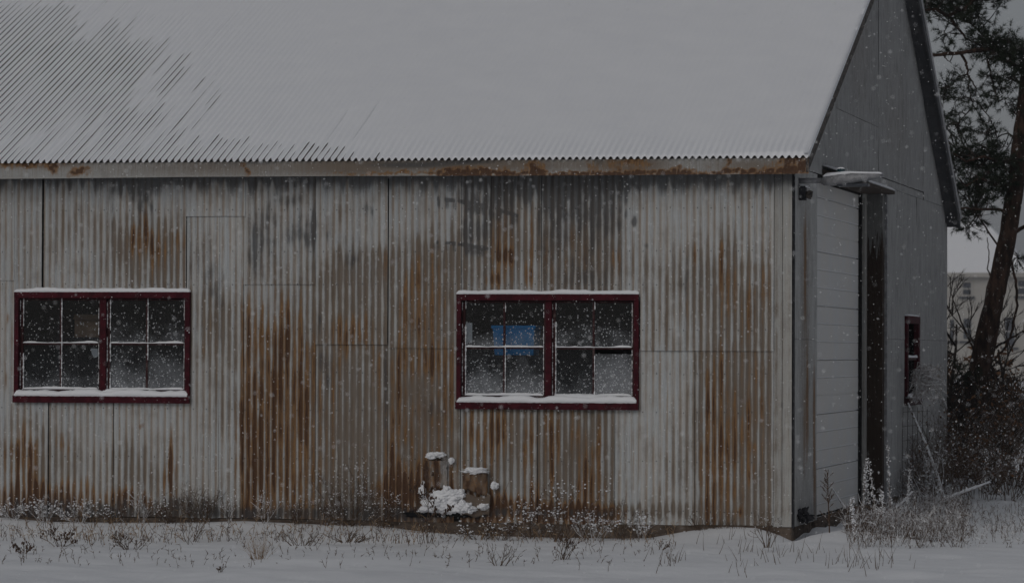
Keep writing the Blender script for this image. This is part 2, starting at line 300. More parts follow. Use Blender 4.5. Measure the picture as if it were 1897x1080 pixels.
def stains_and_shade(P):
    px, py = proj(P); out = []; x = P[:, 0]; k = np.floor(x/.0677)      # one groove = one run of rust
    valley = .5-.5*np.cos(2*math.pi*x/.0677)
    jy = (vn(k*5.1, k*0+.5, 31)-.5)*70+(vn(x*70, py/40, 37)-.5)*26; jx = (fbm(px/22, py/30, 35)-.5)*16
    gain = .55+.95*vn(k*3.7, py/150, 33)*(.55+.9*vn(x*48, py/90, 39)); fineg = .6+.8*vn(x*95, py/26, 43)
    for n_, L in enumerate((RUST, BROWN, SOOT_AND_DARK)):
        a = np.zeros(len(px)); fs = .55 if n_ == 2 else 1.0
        for cx, cy, rx, ry, am in L:
            small = rx < 9 or ry < 15
            X_ = px+jx*(0 if small else 1); Y_ = py+jy*min(1, ry/60)*fs
            d2 = ((X_-cx)/rx)**2+((Y_-cy)/ry)**2; near = d2 < 6
            a[near] += (am*np.exp(-d2[near]*.9)*(1-np.clip(a[near], 0, 1)*.5))
        out.append(a)
    r, b, s = out; mott = fbm(px/16, py/26, 51)
    r = r*gain*fineg*(.40+.95*valley)*(.6+.8*mott)*1.15
    b = (b*(.35+.65*gain)*(.38+1.05*valley)*(.3+1.4*mott)+.16*fbm(px/90, py/60, 21)*valley)*1.3
    s = s*(.25+.9*vn(x*30, py/60, 53))*(.2+1.7*fbm(px/10, py/16, 55))*1.15*(.6+.6*valley)
    top = np.clip(1-(py-322)/(16+34*vn(x*22, x*0, 57)), 0, 1); s = s+1.15*top**.8+.25*np.exp(-((py-322)/60)**2)*vn(x*30, py/80, 58)  # eave shade painted in as a dark band, mixed with streaky grime
    r = r+.55*np.clip(vn(k*9.3, py/120, 61)-.72, 0, 1)*3*valley*(py > 400)
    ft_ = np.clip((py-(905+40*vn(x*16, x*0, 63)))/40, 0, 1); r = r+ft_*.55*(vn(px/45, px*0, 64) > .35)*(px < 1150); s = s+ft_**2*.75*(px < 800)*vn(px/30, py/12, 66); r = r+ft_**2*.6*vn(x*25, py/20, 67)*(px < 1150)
    for A in ARCS:
        yy = np.interp(px, [p[0] for p in A], [p[1] for p in A], left=-99, right=-99)
        s += 1.4*np.exp(-((py-yy)/2.2)**2)*(vn(px/6, px*0, 8) > .3)+.5*np.exp(-((py-yy-9)/9)**2)*(vn(x*30, px*0, 9) > .5)
    return np.stack([np.clip(r, 0, 2.0), np.clip(b, 0, 1.3), np.clip(s, 0, 1.4)], 1)

PITCH = .0677
def sheet(name, parent, a0, a1, z0, z1, axis='x', yo=0.0, amp=.0062, tone=.5, mat=None, flat=False, per=10, dz=.018, ztop=None, curl=0.0, mask_fn=stains_and_shade, wob=.0028, nails=()):
    "one corrugated sheet standing in the plane Y=0 (axis x) or X=0 (axis y)"
    nc = max(2, int((a1-a0)/PITCH*per)) if not flat else max(3, int((a1-a0)/.02))
    A = np.linspace(a0, a1, nc+1); nr = max(2, int((z1-z0)/dz)); T = np.linspace(0, 1, nr+1)
    AA, TT = np.meshgrid(A, T); top = z1 if ztop is None else ztop(AA); ZZ = z0+TT*(top-z0)
    ph = .5+.5*np.cos(2*math.pi*AA/PITCH); sd_ = int((a0+20)*97+z0*31)
    off = (ph-.5)*2*amp*(0 if flat else 1)+yo+wob*(fbm(AA*1.7+sd_, ZZ*1.1, 11)-.5)*2
    e = np.minimum(AA-a0, a1-AA); off = off+curl*np.exp(-((a1-AA)/.03)**2)*(.5+vn(ZZ*1.5, AA*0, sd_))
    off = off+.003*np.exp(-((ZZ-z0)/.04)**2)
    if axis == 'x': V = np.stack([AA, -off, ZZ], 2)
    else: V = np.stack([off, AA, ZZ], 2)
    F = gridF(nr+1, nc+1); V = V.reshape(-1, 3)
    if axis == 'y': pass
    me = npmesh(name, V, F, True)
    setcol(me, 'mask', mask_fn(V)); ptone = np.clip(tone+.25*(fbm(AA*2.2, ZZ*1.3, 40+sd_ % 50)-.5), 0, 1)
    setcol(me, 'phase', np.stack([np.where(flat, .5, ph).ravel()*np.ones(V.shape[0]), ptone.ravel(), np.exp(-e/.01).ravel()], 1))
    o = link(name, me, mat or M['tin'], parent)
    if nails:
        mb = MB()
        for zz in nails:
            k = math.ceil(a0/PITCH/2)*2
            while k*PITCH < a1-.02:
                x = k*PITCH; zj = zz+random.uniform(-.006, .006)
                if x > a0+.015 and z0 < zj < z1:
                    r = .0055
                    ring = [(x+r*math.cos(q), -(amp+yo+.003), zj+r*math.sin(q)) for q in np.linspace(0, 2*math.pi, 7)[:-1]]
                    mb.add(ring+[(x, -(amp+yo+.009), zj)], [(i, (i+1) % 6, 6) for i in range(6)])
                k += 2
        if mb.v:
            no = mb.build('nail_heads', M['dark'], o); no['kind'] = 'stuff'
    return o

shed = empty('shed', (0, 0, 0))
tag(shed, 'long rusty corrugated metal shed with snowy roof and red framed windows', 'shed')
XL = -13.5; YF = 14.32; YR = 7.763; RZ = 6.855; EY, EZ = -.321, 3.575; FY, FZ = 14.043, 3.597; XO = .19
TN = (RZ-EZ)/(YR-EY); TF = (RZ-FZ)/(FY-YR)
def roofz(y): return np.where(np.asarray(y) < YR, EZ+(np.asarray(y)-EY)*TN, RZ-(np.asarray(y)-YR)*TF)
def wx(px, py=640): return un(px, py, 1, 0)[0]
def wz(px, py): return un(px, py, 1, 0)[2]
# openings of the two long-wall windows
WL = (wx(30), wx(351), un(190, 738, 1, 0)[2], un(190, 543, 1, 0)[2])
WR = (wx(849), wx(1182), un(1015, 750, 1, 0)[2], un(1015, 547, 1, 0)[2])
# dark inner lining behind the tin (with the same openings), back wall, floor
mb = MB()
ix0, ix1, zt = XL, -.05, 3.40
def wall_with_holes(mb, axis, a0, a1, z0, z1, holes, t0, t1):
    xs_ = sorted({a0, a1, *[h[0] for h in holes], *[h[1] for h in holes]})
    for p, q in zip(xs_[:-1], xs_[1:]):
        hs_ = [h for h in holes if h[0] < (p+q)/2 < h[1]]
        z = z0
        for h in sorted(hs_, key=lambda h: h[2]):
            if h[2] > z: (mb.box(p, q, t0, t1, z, h[2]) if axis == 'x' else mb.box(t0, t1, p, q, z, h[2]))
            z = h[3]
        (mb.box(p, q, t0, t1, z, z1) if axis == 'x' else mb.box(t0, t1, p, q, z, z1))
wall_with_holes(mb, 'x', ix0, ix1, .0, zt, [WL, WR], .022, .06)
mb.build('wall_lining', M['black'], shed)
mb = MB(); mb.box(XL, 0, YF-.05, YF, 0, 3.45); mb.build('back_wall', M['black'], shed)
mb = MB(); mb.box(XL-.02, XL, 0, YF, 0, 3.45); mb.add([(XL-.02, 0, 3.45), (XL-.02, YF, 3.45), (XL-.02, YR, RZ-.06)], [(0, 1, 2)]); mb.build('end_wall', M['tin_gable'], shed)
mb = MB(); mb.box(XL, -.03, .07, YF-.06, .0, .02); mb.build('floor', M['concrete'], shed)
mb = MB()
def fz(x): return 0
mb.box(XL, -.012, -.0, .30, -.6, -.004); mb.box(-.30, -.012, .30, YF, -.6, -.004); mb.build('foundation', M['concrete'], shed, bevel=.02)

TOPZ = 3.46
def zb(px): return un(px, 951+px*.0143, 1, 0)[2]
NZ = [wz(700, 388), wz(700, 466), wz(700, 527), wz(700, 610), wz(700, 690), wz(700, 760), wz(700, 850), wz(700, 940)]
SH = [(-900, -500, 318, None, .45, 0), (-500, -260, 318, None, .5, 0), (-260, -130, 318, None, .5, 0), (-130, 26, 318, 520, .45, .004), (-130, 26, 521, None, .55, 0), (27, 78, 318, 546, .4, .012), (80.5, 200, 318, 546, .5, 0), (200.8, 344.3, 318, 546, .5, .004),
 (345, 454, 318, 401, .55, 0), (346, 405.5, 402.5, None, .62, .004), (406.5, 450, 402.5, None, .68, .006), (451, 454, 402.5, 527, .5, 0), (455, 583, 318, 527, .52, .003), (451.5, 584, 528.5, None, .5, .002), (584.5, 718.5, 318, 638, .56, .012), (585.5, 718, 639.5, None, .55, .004), (720.5, 854, 318, 645, .52, .003), (719.5, 841, 646.5, None, .36, .002),
 (855.5, 908.5, 318, 550, .42, .002), (909.8, 953, 318, 550, .38, 0), (954.3, 1002, 318, 550, .5, .003), (1003.6, 1151, 318, 550, .48, .002), (1152.6, 1186, 318, 550, .6, 0), (1186, 1433, 318, 650, .72, .003), (1182, 1286, 651.5, None, .75, .003), (1287.6, 1433, 651.5, None, .62, .003),
 (27, 89.5, 733, None, .6, .004), (91.5, 209.5, 733, None, .62, .004), (211.5, 346, 733, None, .6, .002), (854.5, 995.5, 744, None, .5, .003), (997, 1139, 744, None, .5, .008), (1140.5, 1182, 744, None, .72, 0)]
SHEET_ST = {13: (.30, .42, 0, 560), 15: (.10, .50, .1, 0), 17: (.10, .48, .15, 0), 16: (.10, .35, .05, 430), 14: (.08, .30, .05, 440), 29: (.12, .30, 0, 0), 30: (.12, .42, 0, 0), 25: (.14, .42, 0, 0), 23: (.02, .25, 0, 430), 19: (.10, .35, .15, 0), 21: (.05, .40, .22, 0), 18: (0, .2, .2, 0), 12: (.0, .2, .15, 0), 7: (.05, .3, .05, 380), 26: (.12, .3, .05, 800), 27: (.03, .12, 0, 0), 28: (.03, .15, 0, 0), 5: (0, .15, 0, 0), 9: (0, .15, .08, 0), 10: (0, .12, .05, 0), 20: (.05, .2, .05, 0), 6: (0, .15, .05, 0)}
def sheet_stain(i):
    e_ = SHEET_ST.get(i)
    if not e_: return stains_and_shade
    def f(P):
        a = stains_and_shade(P); px, py = proj(P); x = P[:, 0]; k = np.floor(x/.0677); v = .38+1.15*(.5-.5*np.cos(2*math.pi*x/.0677+1.6*(vn(k*1.9, py/60, 89)-.5)))*(.5+vn(k*2.3, py/160, 93))
        g_ = np.clip((py-e_[3]+60*(vn(k*2.9, k*0, 83)-.5))/90, 0, 1) if e_[3] else 1.0
        n_ = (.1+1.75*fbm(px/14+i*9, py/55, 81))*(.35+1.2*vn(x*40, py/120, 85))*(.5+.9*vn(k*4.3, py/220, 91))
        a[:, 0] += e_[0]*v*n_*g_; a[:, 1] += e_[1]*(.1+.9*v)*n_*g_; a[:, 2] += e_[2]*v*(.1+1.8*fbm(px/9+i, py/20, 87))*g_
        return a
    return f
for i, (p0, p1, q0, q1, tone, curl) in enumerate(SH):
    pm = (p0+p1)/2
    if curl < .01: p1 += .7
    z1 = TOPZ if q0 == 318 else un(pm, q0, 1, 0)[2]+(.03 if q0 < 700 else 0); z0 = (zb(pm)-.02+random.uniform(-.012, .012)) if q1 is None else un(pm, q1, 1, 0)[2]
    sheet('wall_sheet', shed, wx(p0), wx(p1), z0, z1, tone=tone, curl=curl, yo=.001+.0015*(i % 3)+(.010 if q0 == 318 else 0), nails=NZ, mask_fn=sheet_stain(i))
# smooth strips at the corner and beside the damaged patch
sheet('trim_strip', shed, wx(1434), wx(1449), -.02, TOPZ, flat=True, yo=.008, tone=.72, mat=M['trim'], dz=.03)
sheet('trim_strip', shed, wx(1450), wx(1467.5), -.02, TOPZ, flat=True, yo=.013, tone=.86, mat=M['trim'], dz=.03, curl=.01)
sheet('trim_strip', shed, wx(842), wx(853.5), wz(847, 930), wz(847, 545), flat=True, yo=.016, tone=.62, mat=M['trim'], dz=.03)

# ------------------------------------------------------------ gable wall (plane X=0)
def gst(P):
    y, z = P[:, 1], P[:, 2]; o = np.zeros((len(y), 3))
    r = lambda cy, cz, ry, rz, a: a*np.exp(-(((y-cy)/ry)**2+((z-cz)/rz)**2)**1.3)
    o[:, 0] = r(.78, 2.35, .12, .55, 1.0)+r(.75, 2.9, .14, .3, .5)+r(.95, 1.2, .10, .7, 1.1)+r(1.45, 1.1, .12, .6, 1.1)+r(1.5, .3, .14, .5, .9)+r(.75, .9, .12, .6, .7)
    o[:, 1] = .05+.22*r(5.2, 5.0, 1.0, .8, 1)+.22*r(8.5, 4.4, 1.4, .8, 1)+.4*r(.8, 1.8, .4, 1.6, 1)+.15*r(11.4, 4, .5, .4, 1)+.2*(fbm(y*1.2, z*.4, 5))
    o[:, 2] = .3*fbm(y*1.5, z*.3, 9)+.4*np.exp(-(z/.25)**2)+.5*np.exp(-((roofz(y)-z)/.25)**2)  # darker towards the foot and along the roof line
    return o
GK = dict(axis='y', mat=M['tin_gable'], mask_fn=gst, per=6, dz=.06, amp=.008, wob=.006)
DY0, DY1, DZ = 1.66, 5.25, 3.47
gw = (9.385, 10.682, 1.132, 2.105)
rt = lambda y: roofz(y)-.06
S2 = [(.02, 1.64, -.02, 1.807, .9), (.02, 1.64, 1.81, 3.49, .9), (5.35, 9.385, -.02, 1.837, .45), (5.35, 9.385, 1.84, 3.6, .48), (9.385, 10.682, -.02, 1.132, .45), (9.385, 10.682, 2.105, 3.6, .48), (10.682, YF-.01, -.02, 1.837, .42), (10.682, YF-.30, 1.84, 3.60, .46), (YF-.29, YF-.01, 1.84, 3.40, .46)]
for a, b, c_, d_, t in S2: sheet('gable_sheet', shed, a, b, c_, d_, tone=t, **GK)
sheet('gable_sheet', shed, .02, 3.056, 3.5, 9, tone=.55, ztop=rt, **GK)
sheet('gable_sheet', shed, 3.06, 6.706, 3.5, 4.25, tone=.5, **GK)
sheet('gable_sheet', shed, 3.06, 6.7, 4.255, 9, tone=.42, ztop=rt, **GK)
sheet('gable_sheet', shed, 6.71, 11.38, 3.70, 9, tone=.4, yo=.004, ztop=rt, **GK)
sheet('gable_sheet', shed, 6.71, 11.38, 3.605, 3.69, tone=.45, **GK)
sheet('gable_sheet', shed, 11.44, 13.95, 3.605, 9, tone=.5, ztop=rt, **GK)
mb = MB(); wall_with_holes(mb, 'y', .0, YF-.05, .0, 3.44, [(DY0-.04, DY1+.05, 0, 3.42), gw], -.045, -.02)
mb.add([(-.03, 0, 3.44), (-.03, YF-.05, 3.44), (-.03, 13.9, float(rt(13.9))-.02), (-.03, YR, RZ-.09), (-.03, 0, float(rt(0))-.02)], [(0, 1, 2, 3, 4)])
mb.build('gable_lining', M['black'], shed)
# folded corner post sheet edge
mb = MB(); mb.box(-.012, .010, -.004, .03, -.03, 3.45); mb.build('corner_edge', M['dark'], shed)
# roller door
mb = MB(); z = -.05; prof = []
while z < DZ:
    prof += [(z, -.03), (z+.165, -.03), (z+.17, -.036), (z+.18, -.036)]
    if round((z+.05)/.185) % 3 == 2: prof[-1] = (z+.183, -.05); prof[-2] = (z+.168, -.05)
    z += .185
prof = [(min(a, DZ), b) for a, b in prof]
V = [(x, y, zz) for y in (DY0-.06, DY1) for zz, x in prof]; n = len(prof)
mb.add(V, [(i, n+i, n+i+1, i+1) for i in range(n-1)])
door = mb.build('garage_door', M['door'], shed)
mb = MB()
k = 0; z = -.05
while z < DZ-.2:
    z += .185; mb.box(-.031, -.026, DY0-.03, DY1-.03, z-.008, z-.002) if random.random() < .8 else None
mb.build('frost_line', M['snow'], door)
mb = MB(); mb.box(-.05, .006, DY1-.02, DY1+.03, -.05, DZ); mb.box(-.05, .006, DY0, DY1, DZ-.02, DZ+.02); mb.build('door_seal', M['black'], door)
mb = MB(); mb.box(-.04, .035, DY1+.035, DY1+.24, -.08, DZ); setm = mb.build('door_stop', M['trim'], shed).data; setcol(setm, 'mask', np.tile([[.1, .3, .1]], (len(setm.vertices), 1))); setcol(setm, 'phase', np.tile([[.5, .4, 0]], (len(setm.vertices), 1)))
mb = MB(); mb.box(.02, .205, DY1+.26, DY1+.44, -.12, 3.52); mb.build('door_post', M['post'], shed, bevel=.006)
mb = MB(); mb.box(.0, .235, DY1+.45, DY1+.50, -.12, 3.50); mb.build('post_trim', M['grey'], shed, bevel=.003)
# pent board over the door, carrying snow
hp0 = un(1518, 322, 1, 1.45)
mb = MB()
V = []
for y, zz in ((2.0, 3.485), (5.86, 3.485)):
    V += [(.0, y, zz+.075), (.30, y, zz-.0), (.30, y, zz-.035), (.0, y, zz-.05)]
mb.add(V, [(0, 1, 2, 3), (7, 6, 5, 4), (0, 4, 5, 1), (1, 5, 6, 2), (2, 6, 7, 3), (3, 7, 4, 0)])
hood = mb.build('door_hood', M['plank'], shed, bevel=.004)
def snow_on(p0, p1, width, h, n=40, seed=1, name='snow_cap', parent=None, side=(0, 1, 0), flat=0.0, rag=.35):
    "a ridge of lying snow from p0 to p1, width across 'side'"
    p0 = Vector(p0); p1 = Vector(p1); sdv = Vector(side).normalized(); V = []; m = 9
    for i in range(n+1):
        t = i/n; p = p0.lerp(p1, t); L = (p1-p0).length
        hh = h*(1-rag+2*rag*float(fbm(t*L*4.1+seed*7.3, seed*1.7, seed))+.5*rag*(float(vn(t*L*26+seed, 1.7, seed+3))-.5))*min(1, (min(t, 1-t)*L+.006)/.03)**.5
        ww = width*(1-.12+.24*float(vn(t*L*6+seed, 3.3, seed+5)))
        for k in range(m):
            a = math.pi*k/(m-1); cx = -math.cos(a)*ww/2*(1 if flat == 0 else 1); cz = (math.sin(a)**.6)*hh
            jit = .06*h*(random.random()-.5)
            V.append(p+sdv*cx+Vector((0, 0, cz+jit)))
    F = [(i*m+k, i*m+k+1, (i+1)*m+k+1, (i+1)*m+k) for i in range(n) for k in range(m-1)]
    F += [tuple(range(m)), tuple(n*m+k for k in range(m-1, -1, -1))]
    F += [((i+1)*m, (i+1)*m+m-1, i*m+m-1, i*m) for i in range(n)]
    me = npmesh(name, [tuple(v) for v in V], F, True); return link(name, me, M['snow'], parent)
mb = MB(); m_ = 7; V = []
for i in range(31):
    t = i/30; y = 1.97+t*3.9; zz = 3.485; hh = .035+.03*float(fbm(t*6, 1, 3))
    for k in range(m_):
        u = k/(m_-1); V.append((.005+.315*u, y, zz+.077-.075*u+hh*(math.sin(math.pi*min(1, (u*.86+.14)))**.5)*(1-.35*u)))
F = [(i*m_+k, i*m_+k+1, (i+1)*m_+k+1, (i+1)*m_+k) for i in range(30) for k in range(m_-1)]+[tuple(range(m_-1, -1, -1)), tuple(30*m_+k for k in range(m_))]
link('snow_cap', npmesh('snow_cap', V, F, True), M['snow'], hood)

# ------------------------------------------------------------ roof
cs, sn = math.cos(math.atan(TN)), math.sin(math.atan(TN)); SL = (YR-EY)/cs
RX0, RX1 = -14.2, XO
def roofP(x, s, n): return np.stack([x, EY+s*cs-n*sn, EZ+s*sn+n*cs], -1)
per = 10; nx = int((RX1-RX0)/PITCH*per); A = np.linspace(RX0, RX1, nx+1)
ph = np.cos(2*math.pi*A/PITCH)
S_ = np.array([0, .05, 2, 4, 6, SL]); AA, SS = np.meshgrid(A, S_)
P = roofP(AA, SS, .009*np.cos(2*math.pi*AA/PITCH))
roof = link('roof', npmesh('roof', P.reshape(-1, 3), gridF(len(S_), nx+1), True), M['roof'], shed)
# under-side deck and the far slope
mb = MB()
e = .03
def prism(x0, x1, pts):
    n = len(pts); V = [(x0, y, z) for y, z in pts]+[(x1, y, z) for y, z in pts]
    mb.add(V, [tuple(range(n-1, -1, -1)), tuple(range(n, 2*n))]+[(i, (i+1) % n, n+(i+1) % n, n+i) for i in range(n)])
prism(RX0, RX1-.012, [(EY+.03, EZ-.055), (YR, RZ-.075), (YR, RZ-.02), (EY+.03, EZ-.018)])
prism(RX0, RX1-.012, [(YR+.001, RZ-.075), (FY+.25, FZ-.075-TF*.25), (FY+.25, FZ-.02-TF*.25), (YR+.001, RZ-.02)])
mb.build('roof_deck', M['board'], shed)
Yf = np.linspace(YR, FY+.28, 4); AA, YY = np.meshgrid(A[::2], Yf)
P = np.stack([AA, YY, RZ-(YY-YR)*TF+.007*np.cos(2*math.pi*AA/PITCH)], 2)
link('far_roof', npmesh('far_roof', P.reshape(-1, 3), gridF(4, len(A[::2])), True), M['roof'], shed)
# snow on the near slope: lies in the grooves on the left, buries them on the right
Ssn = np.concatenate([np.linspace(0, .06, 7)[:-1], np.linspace(.06, 1.2, 34)[:-1], np.linspace(1.2, SL, 100)])
AA, SS = np.meshgrid(A, Ssn); CPH = np.cos(2*math.pi*AA/PITCH)
px, py = proj(roofP(AA, SS, 0*AA).reshape(-1, 3)); px = px.reshape(AA.shape); py = py.reshape(AA.shape)
bnd = np.interp(py, [-400, 0, 50, 100, 150, 220, 250, 262, 275, 290], [80, 160, 250, 330, 390, 440, 480, 590, 720, 800])
nz = (fbm(AA*1.3, SS*1.0, 61)-.5)*240+(vn(np.round(AA/PITCH)*7.7, SS*.8, 63)-.5)*190
ex = ss(-150, 190, bnd-px+nz)
ex = ex*(.62+.38*ss(-50, 120, py)); thick = ss(330, 900, px-(py-290)*.35)
for ex0 in (463, 590, 640, 100, 205):    # lap joints where a groove stays open further up
    xx = un(ex0, 288, 1, EY)[0]; kk = round(xx/PITCH)
    on = (np.abs(AA/PITCH-kk) < .5)*ss(1.6+.5*vn(kk, 1.1, 3), 1.2, SS*(1 if ex0 > 300 else .35)); ex = np.maximum(ex, on*.80*(1-.3*thick))
fall = vn(np.round(AA/PITCH)*3.3+.5, SS*1.6, 71)
base = (.0070+.0145*thick)*(1-ex)+(.0040+.0012*(fall-.5)+.0003*(vn(AA*14, SS*3, 73)-.5))*ex
base = base+(.0035*(fbm(AA*2.2, SS*2.2, 77)-.5)+.05*(fbm(AA*.7, SS*.6, 79)-.5)*thick)*(1-ex)
As = .0046-.0040*ss(.0, .9, SS)*ss(.0, .8, thick)
As = As*(1-.25*ss(.5, 4, SS))+.0026*np.exp(-SS/.25)*(1-ex)
base = base*(1-.0*SS)-np.maximum(0, base-.004)*np.exp(-(SS/.035)**2)
N_ = base+As*CPH
N_ = np.where((ex < .15) & (SS > .08), np.maximum(N_, .0098+.0006*CPH), N_); lip = np.exp(-SS/.012)
N_ = N_-lip*(.004+.008*(.5-.5*CPH))
OV = .006-.016*(.5-.5*CPH)   # hangs a little over the edge, most in the grooves
P = roofP(AA, SS+OV*np.exp(-SS/.03), N_)
P[..., 0] = np.minimum(P[..., 0], RX1-.0)
me = npmesh('snow_layer', P.reshape(-1, 3), gridF(len(Ssn), nx+1), True)
snowl = link('snow_layer', me, M['snow'], roof)
# snow edge wall along the rake
T = np.linspace(0, SL, 220); hgt = .024+.012*fbm(T*5, T*0, 5)
V = np.concatenate([roofP(np.full_like(T, RX1+.004*vn(T*9, T*0, 2)), T, hgt), roofP(np.full_like(T, RX1+.003), T, -.01+0*T), roofP(np.full_like(T, RX1-.05), T, hgt+.001)])
F = [(i, i+1, 220+i+1, 220+i) for i in range(219)]+[(440+i, 440+i+1, i+1, i) for i in range(219)]
link('snow_edge', npmesh('snow_edge', V, F, True), M['snow'], roof)
# snow over the far slope
Yf = np.linspace(YR-.02, FY+.30, 60); xa = np.linspace(RX0, RX1+.01, 30); AA, YY = np.meshgrid(xa, Yf)
P = np.stack([AA, YY, RZ-(YY-YR)*TF+.018+.01*fbm(AA*3, YY*3, 4)], 2)
link('snow_layer', npmesh('snow_layer', P.reshape(-1, 3), gridF(60, 30), True), M['snow'], bpy.data.objects['far_roof'])
# fascia, soffit
fb = un(1200, 324, 1, -.29)[2]; ft = EZ-.012
def fst(P):
    px, py = proj(P); a = np.zeros((len(px), 3)); y0 = 290
    for cx, cy, rx, ry, am in [(40, 302, 60, 9, 1.0), (100, 312, 10, 12, .8), (145, 318, 14, 8, 1.1), (870, 318, 60, 8, 1.2), (990, 308, 12, 14, .7), (960, 322, 120, 4, .9), (1190, 322, 150, 4, 1.1), (1165, 305, 40, 12, .6), (1100, 305, 10, 12, .4), (1350, 302, 8, 6, 1.4), (1370, 318, 50, 5, 1.2), (1462, 298, 12, 8, 1.5), (1455, 316, 30, 8, 1.4), (1487, 305, 8, 18, 1.3), (1435, 300, 10, 6, .6), (1255, 318, 20, 8, .9), (455, 312, 5, 16, .8), (700, 322, 120, 4, .5)]:
        d = ((px+30*(fbm(px/14, py/9, 5)-.5)-cx)/rx)**2+((py+16*(fbm(px/12, py/7, 15)-.5)-cy)/ry)**2; a[:, 0] += 1.8*am*np.exp(-d*.8)*(.3+1.4*vn(px/3.5, py/6, 12))
    for cx, cy, rx, ry, am in [(60, 300, 90, 12, 1), (400, 310, 200, 20, .5), (900, 305, 200, 16, .8), (1170, 305, 70, 16, .8), (1400, 308, 100, 18, .6), (650, 310, 100, 20, .6)]:
        d = ((px-cx)/rx)**2+((py-cy)/ry)**2; a[:, 1] += am*np.exp(-d)
    for cx, cy, rx, ry, am in [(760, 306, 90, 7, 1.0), (870, 300, 60, 5, .9), (490, 300, 40, 5, .5), (430, 306, 80, 10, .4), (1110, 300, 12, 12, .6), (300, 312, 60, 8, .3)]:
        d = ((px-cx)/rx)**2+((py-cy)/ry)**2; a[:, 2] += am*np.exp(-d)
    a[:, 1] += .15; return a
xs2 = np.linspace(-14.2, XO-.002, 900); zs2 = np.linspace(fb, ft, 14); AA, ZZ = np.meshgrid(xs2, zs2)
sag = .004*np.sin(AA*.9)+.006*(fbm(AA*.5, ZZ*0, 3)-.5)
YY = -.292-.004*fbm(AA*3, ZZ*9, 6)-.010*np.exp(-((ZZ-fb)/.012)**2)
V = np.stack([AA, YY, ZZ+sag*(ZZ < ft-.02)], 2).reshape(-1, 3)
me = npmesh('fascia', V, gridF(14, 900), True); setcol(me, 'mask', fst(V)); setcol(me, 'phase', np.stack([np.full(len(V), .5), .42+.3*(fbm(AA*2, ZZ*4, 8).ravel()-.5), 0*V[:, 0]], 1))
link('fascia', me, M['trim'], shed)
mb = MB(); mb.box(-14.2, XO-.01, -.284, -.25, fb+.005, ft-.002); mb.box(-14.2, -.004, -.25, -.0105, fb+.03, fb+.045); mb.build('soffit', M['board'], shed)
# rake boards on the gable overhang + closing soffit
mb = MB(); prism(XO-.03, XO-.006, [(EY+.02, EZ-.15), (YR, RZ-.15), (YR, RZ-.012), (EY+.02, EZ-.014)]); mb.build('rake_board', M['mottled'], shed)
mb = MB(); prism(XO-.03, XO-.006, [(YR+.002, RZ-.15), (FY+.25, FZ-.15-TF*.25), (FY+.25, FZ-.014-TF*.25), (YR+.002, RZ-.012)]); mb.build('rake_board', M['board'], shed)
mb = MB(); prism(.004, XO-.032, [(EY+.1, EZ-.12+TN*.08), (YR, RZ-.12), (YR, RZ-.08), (EY+.1, EZ-.06)]); prism(.004, XO-.032, [(YR+.001, RZ-.12), (FY+.25, FZ-.12-TF*.25), (FY+.25, FZ-.08-TF*.25), (YR+.001, RZ-.08)]); mb.build('rake_soffit', M['board'], shed)

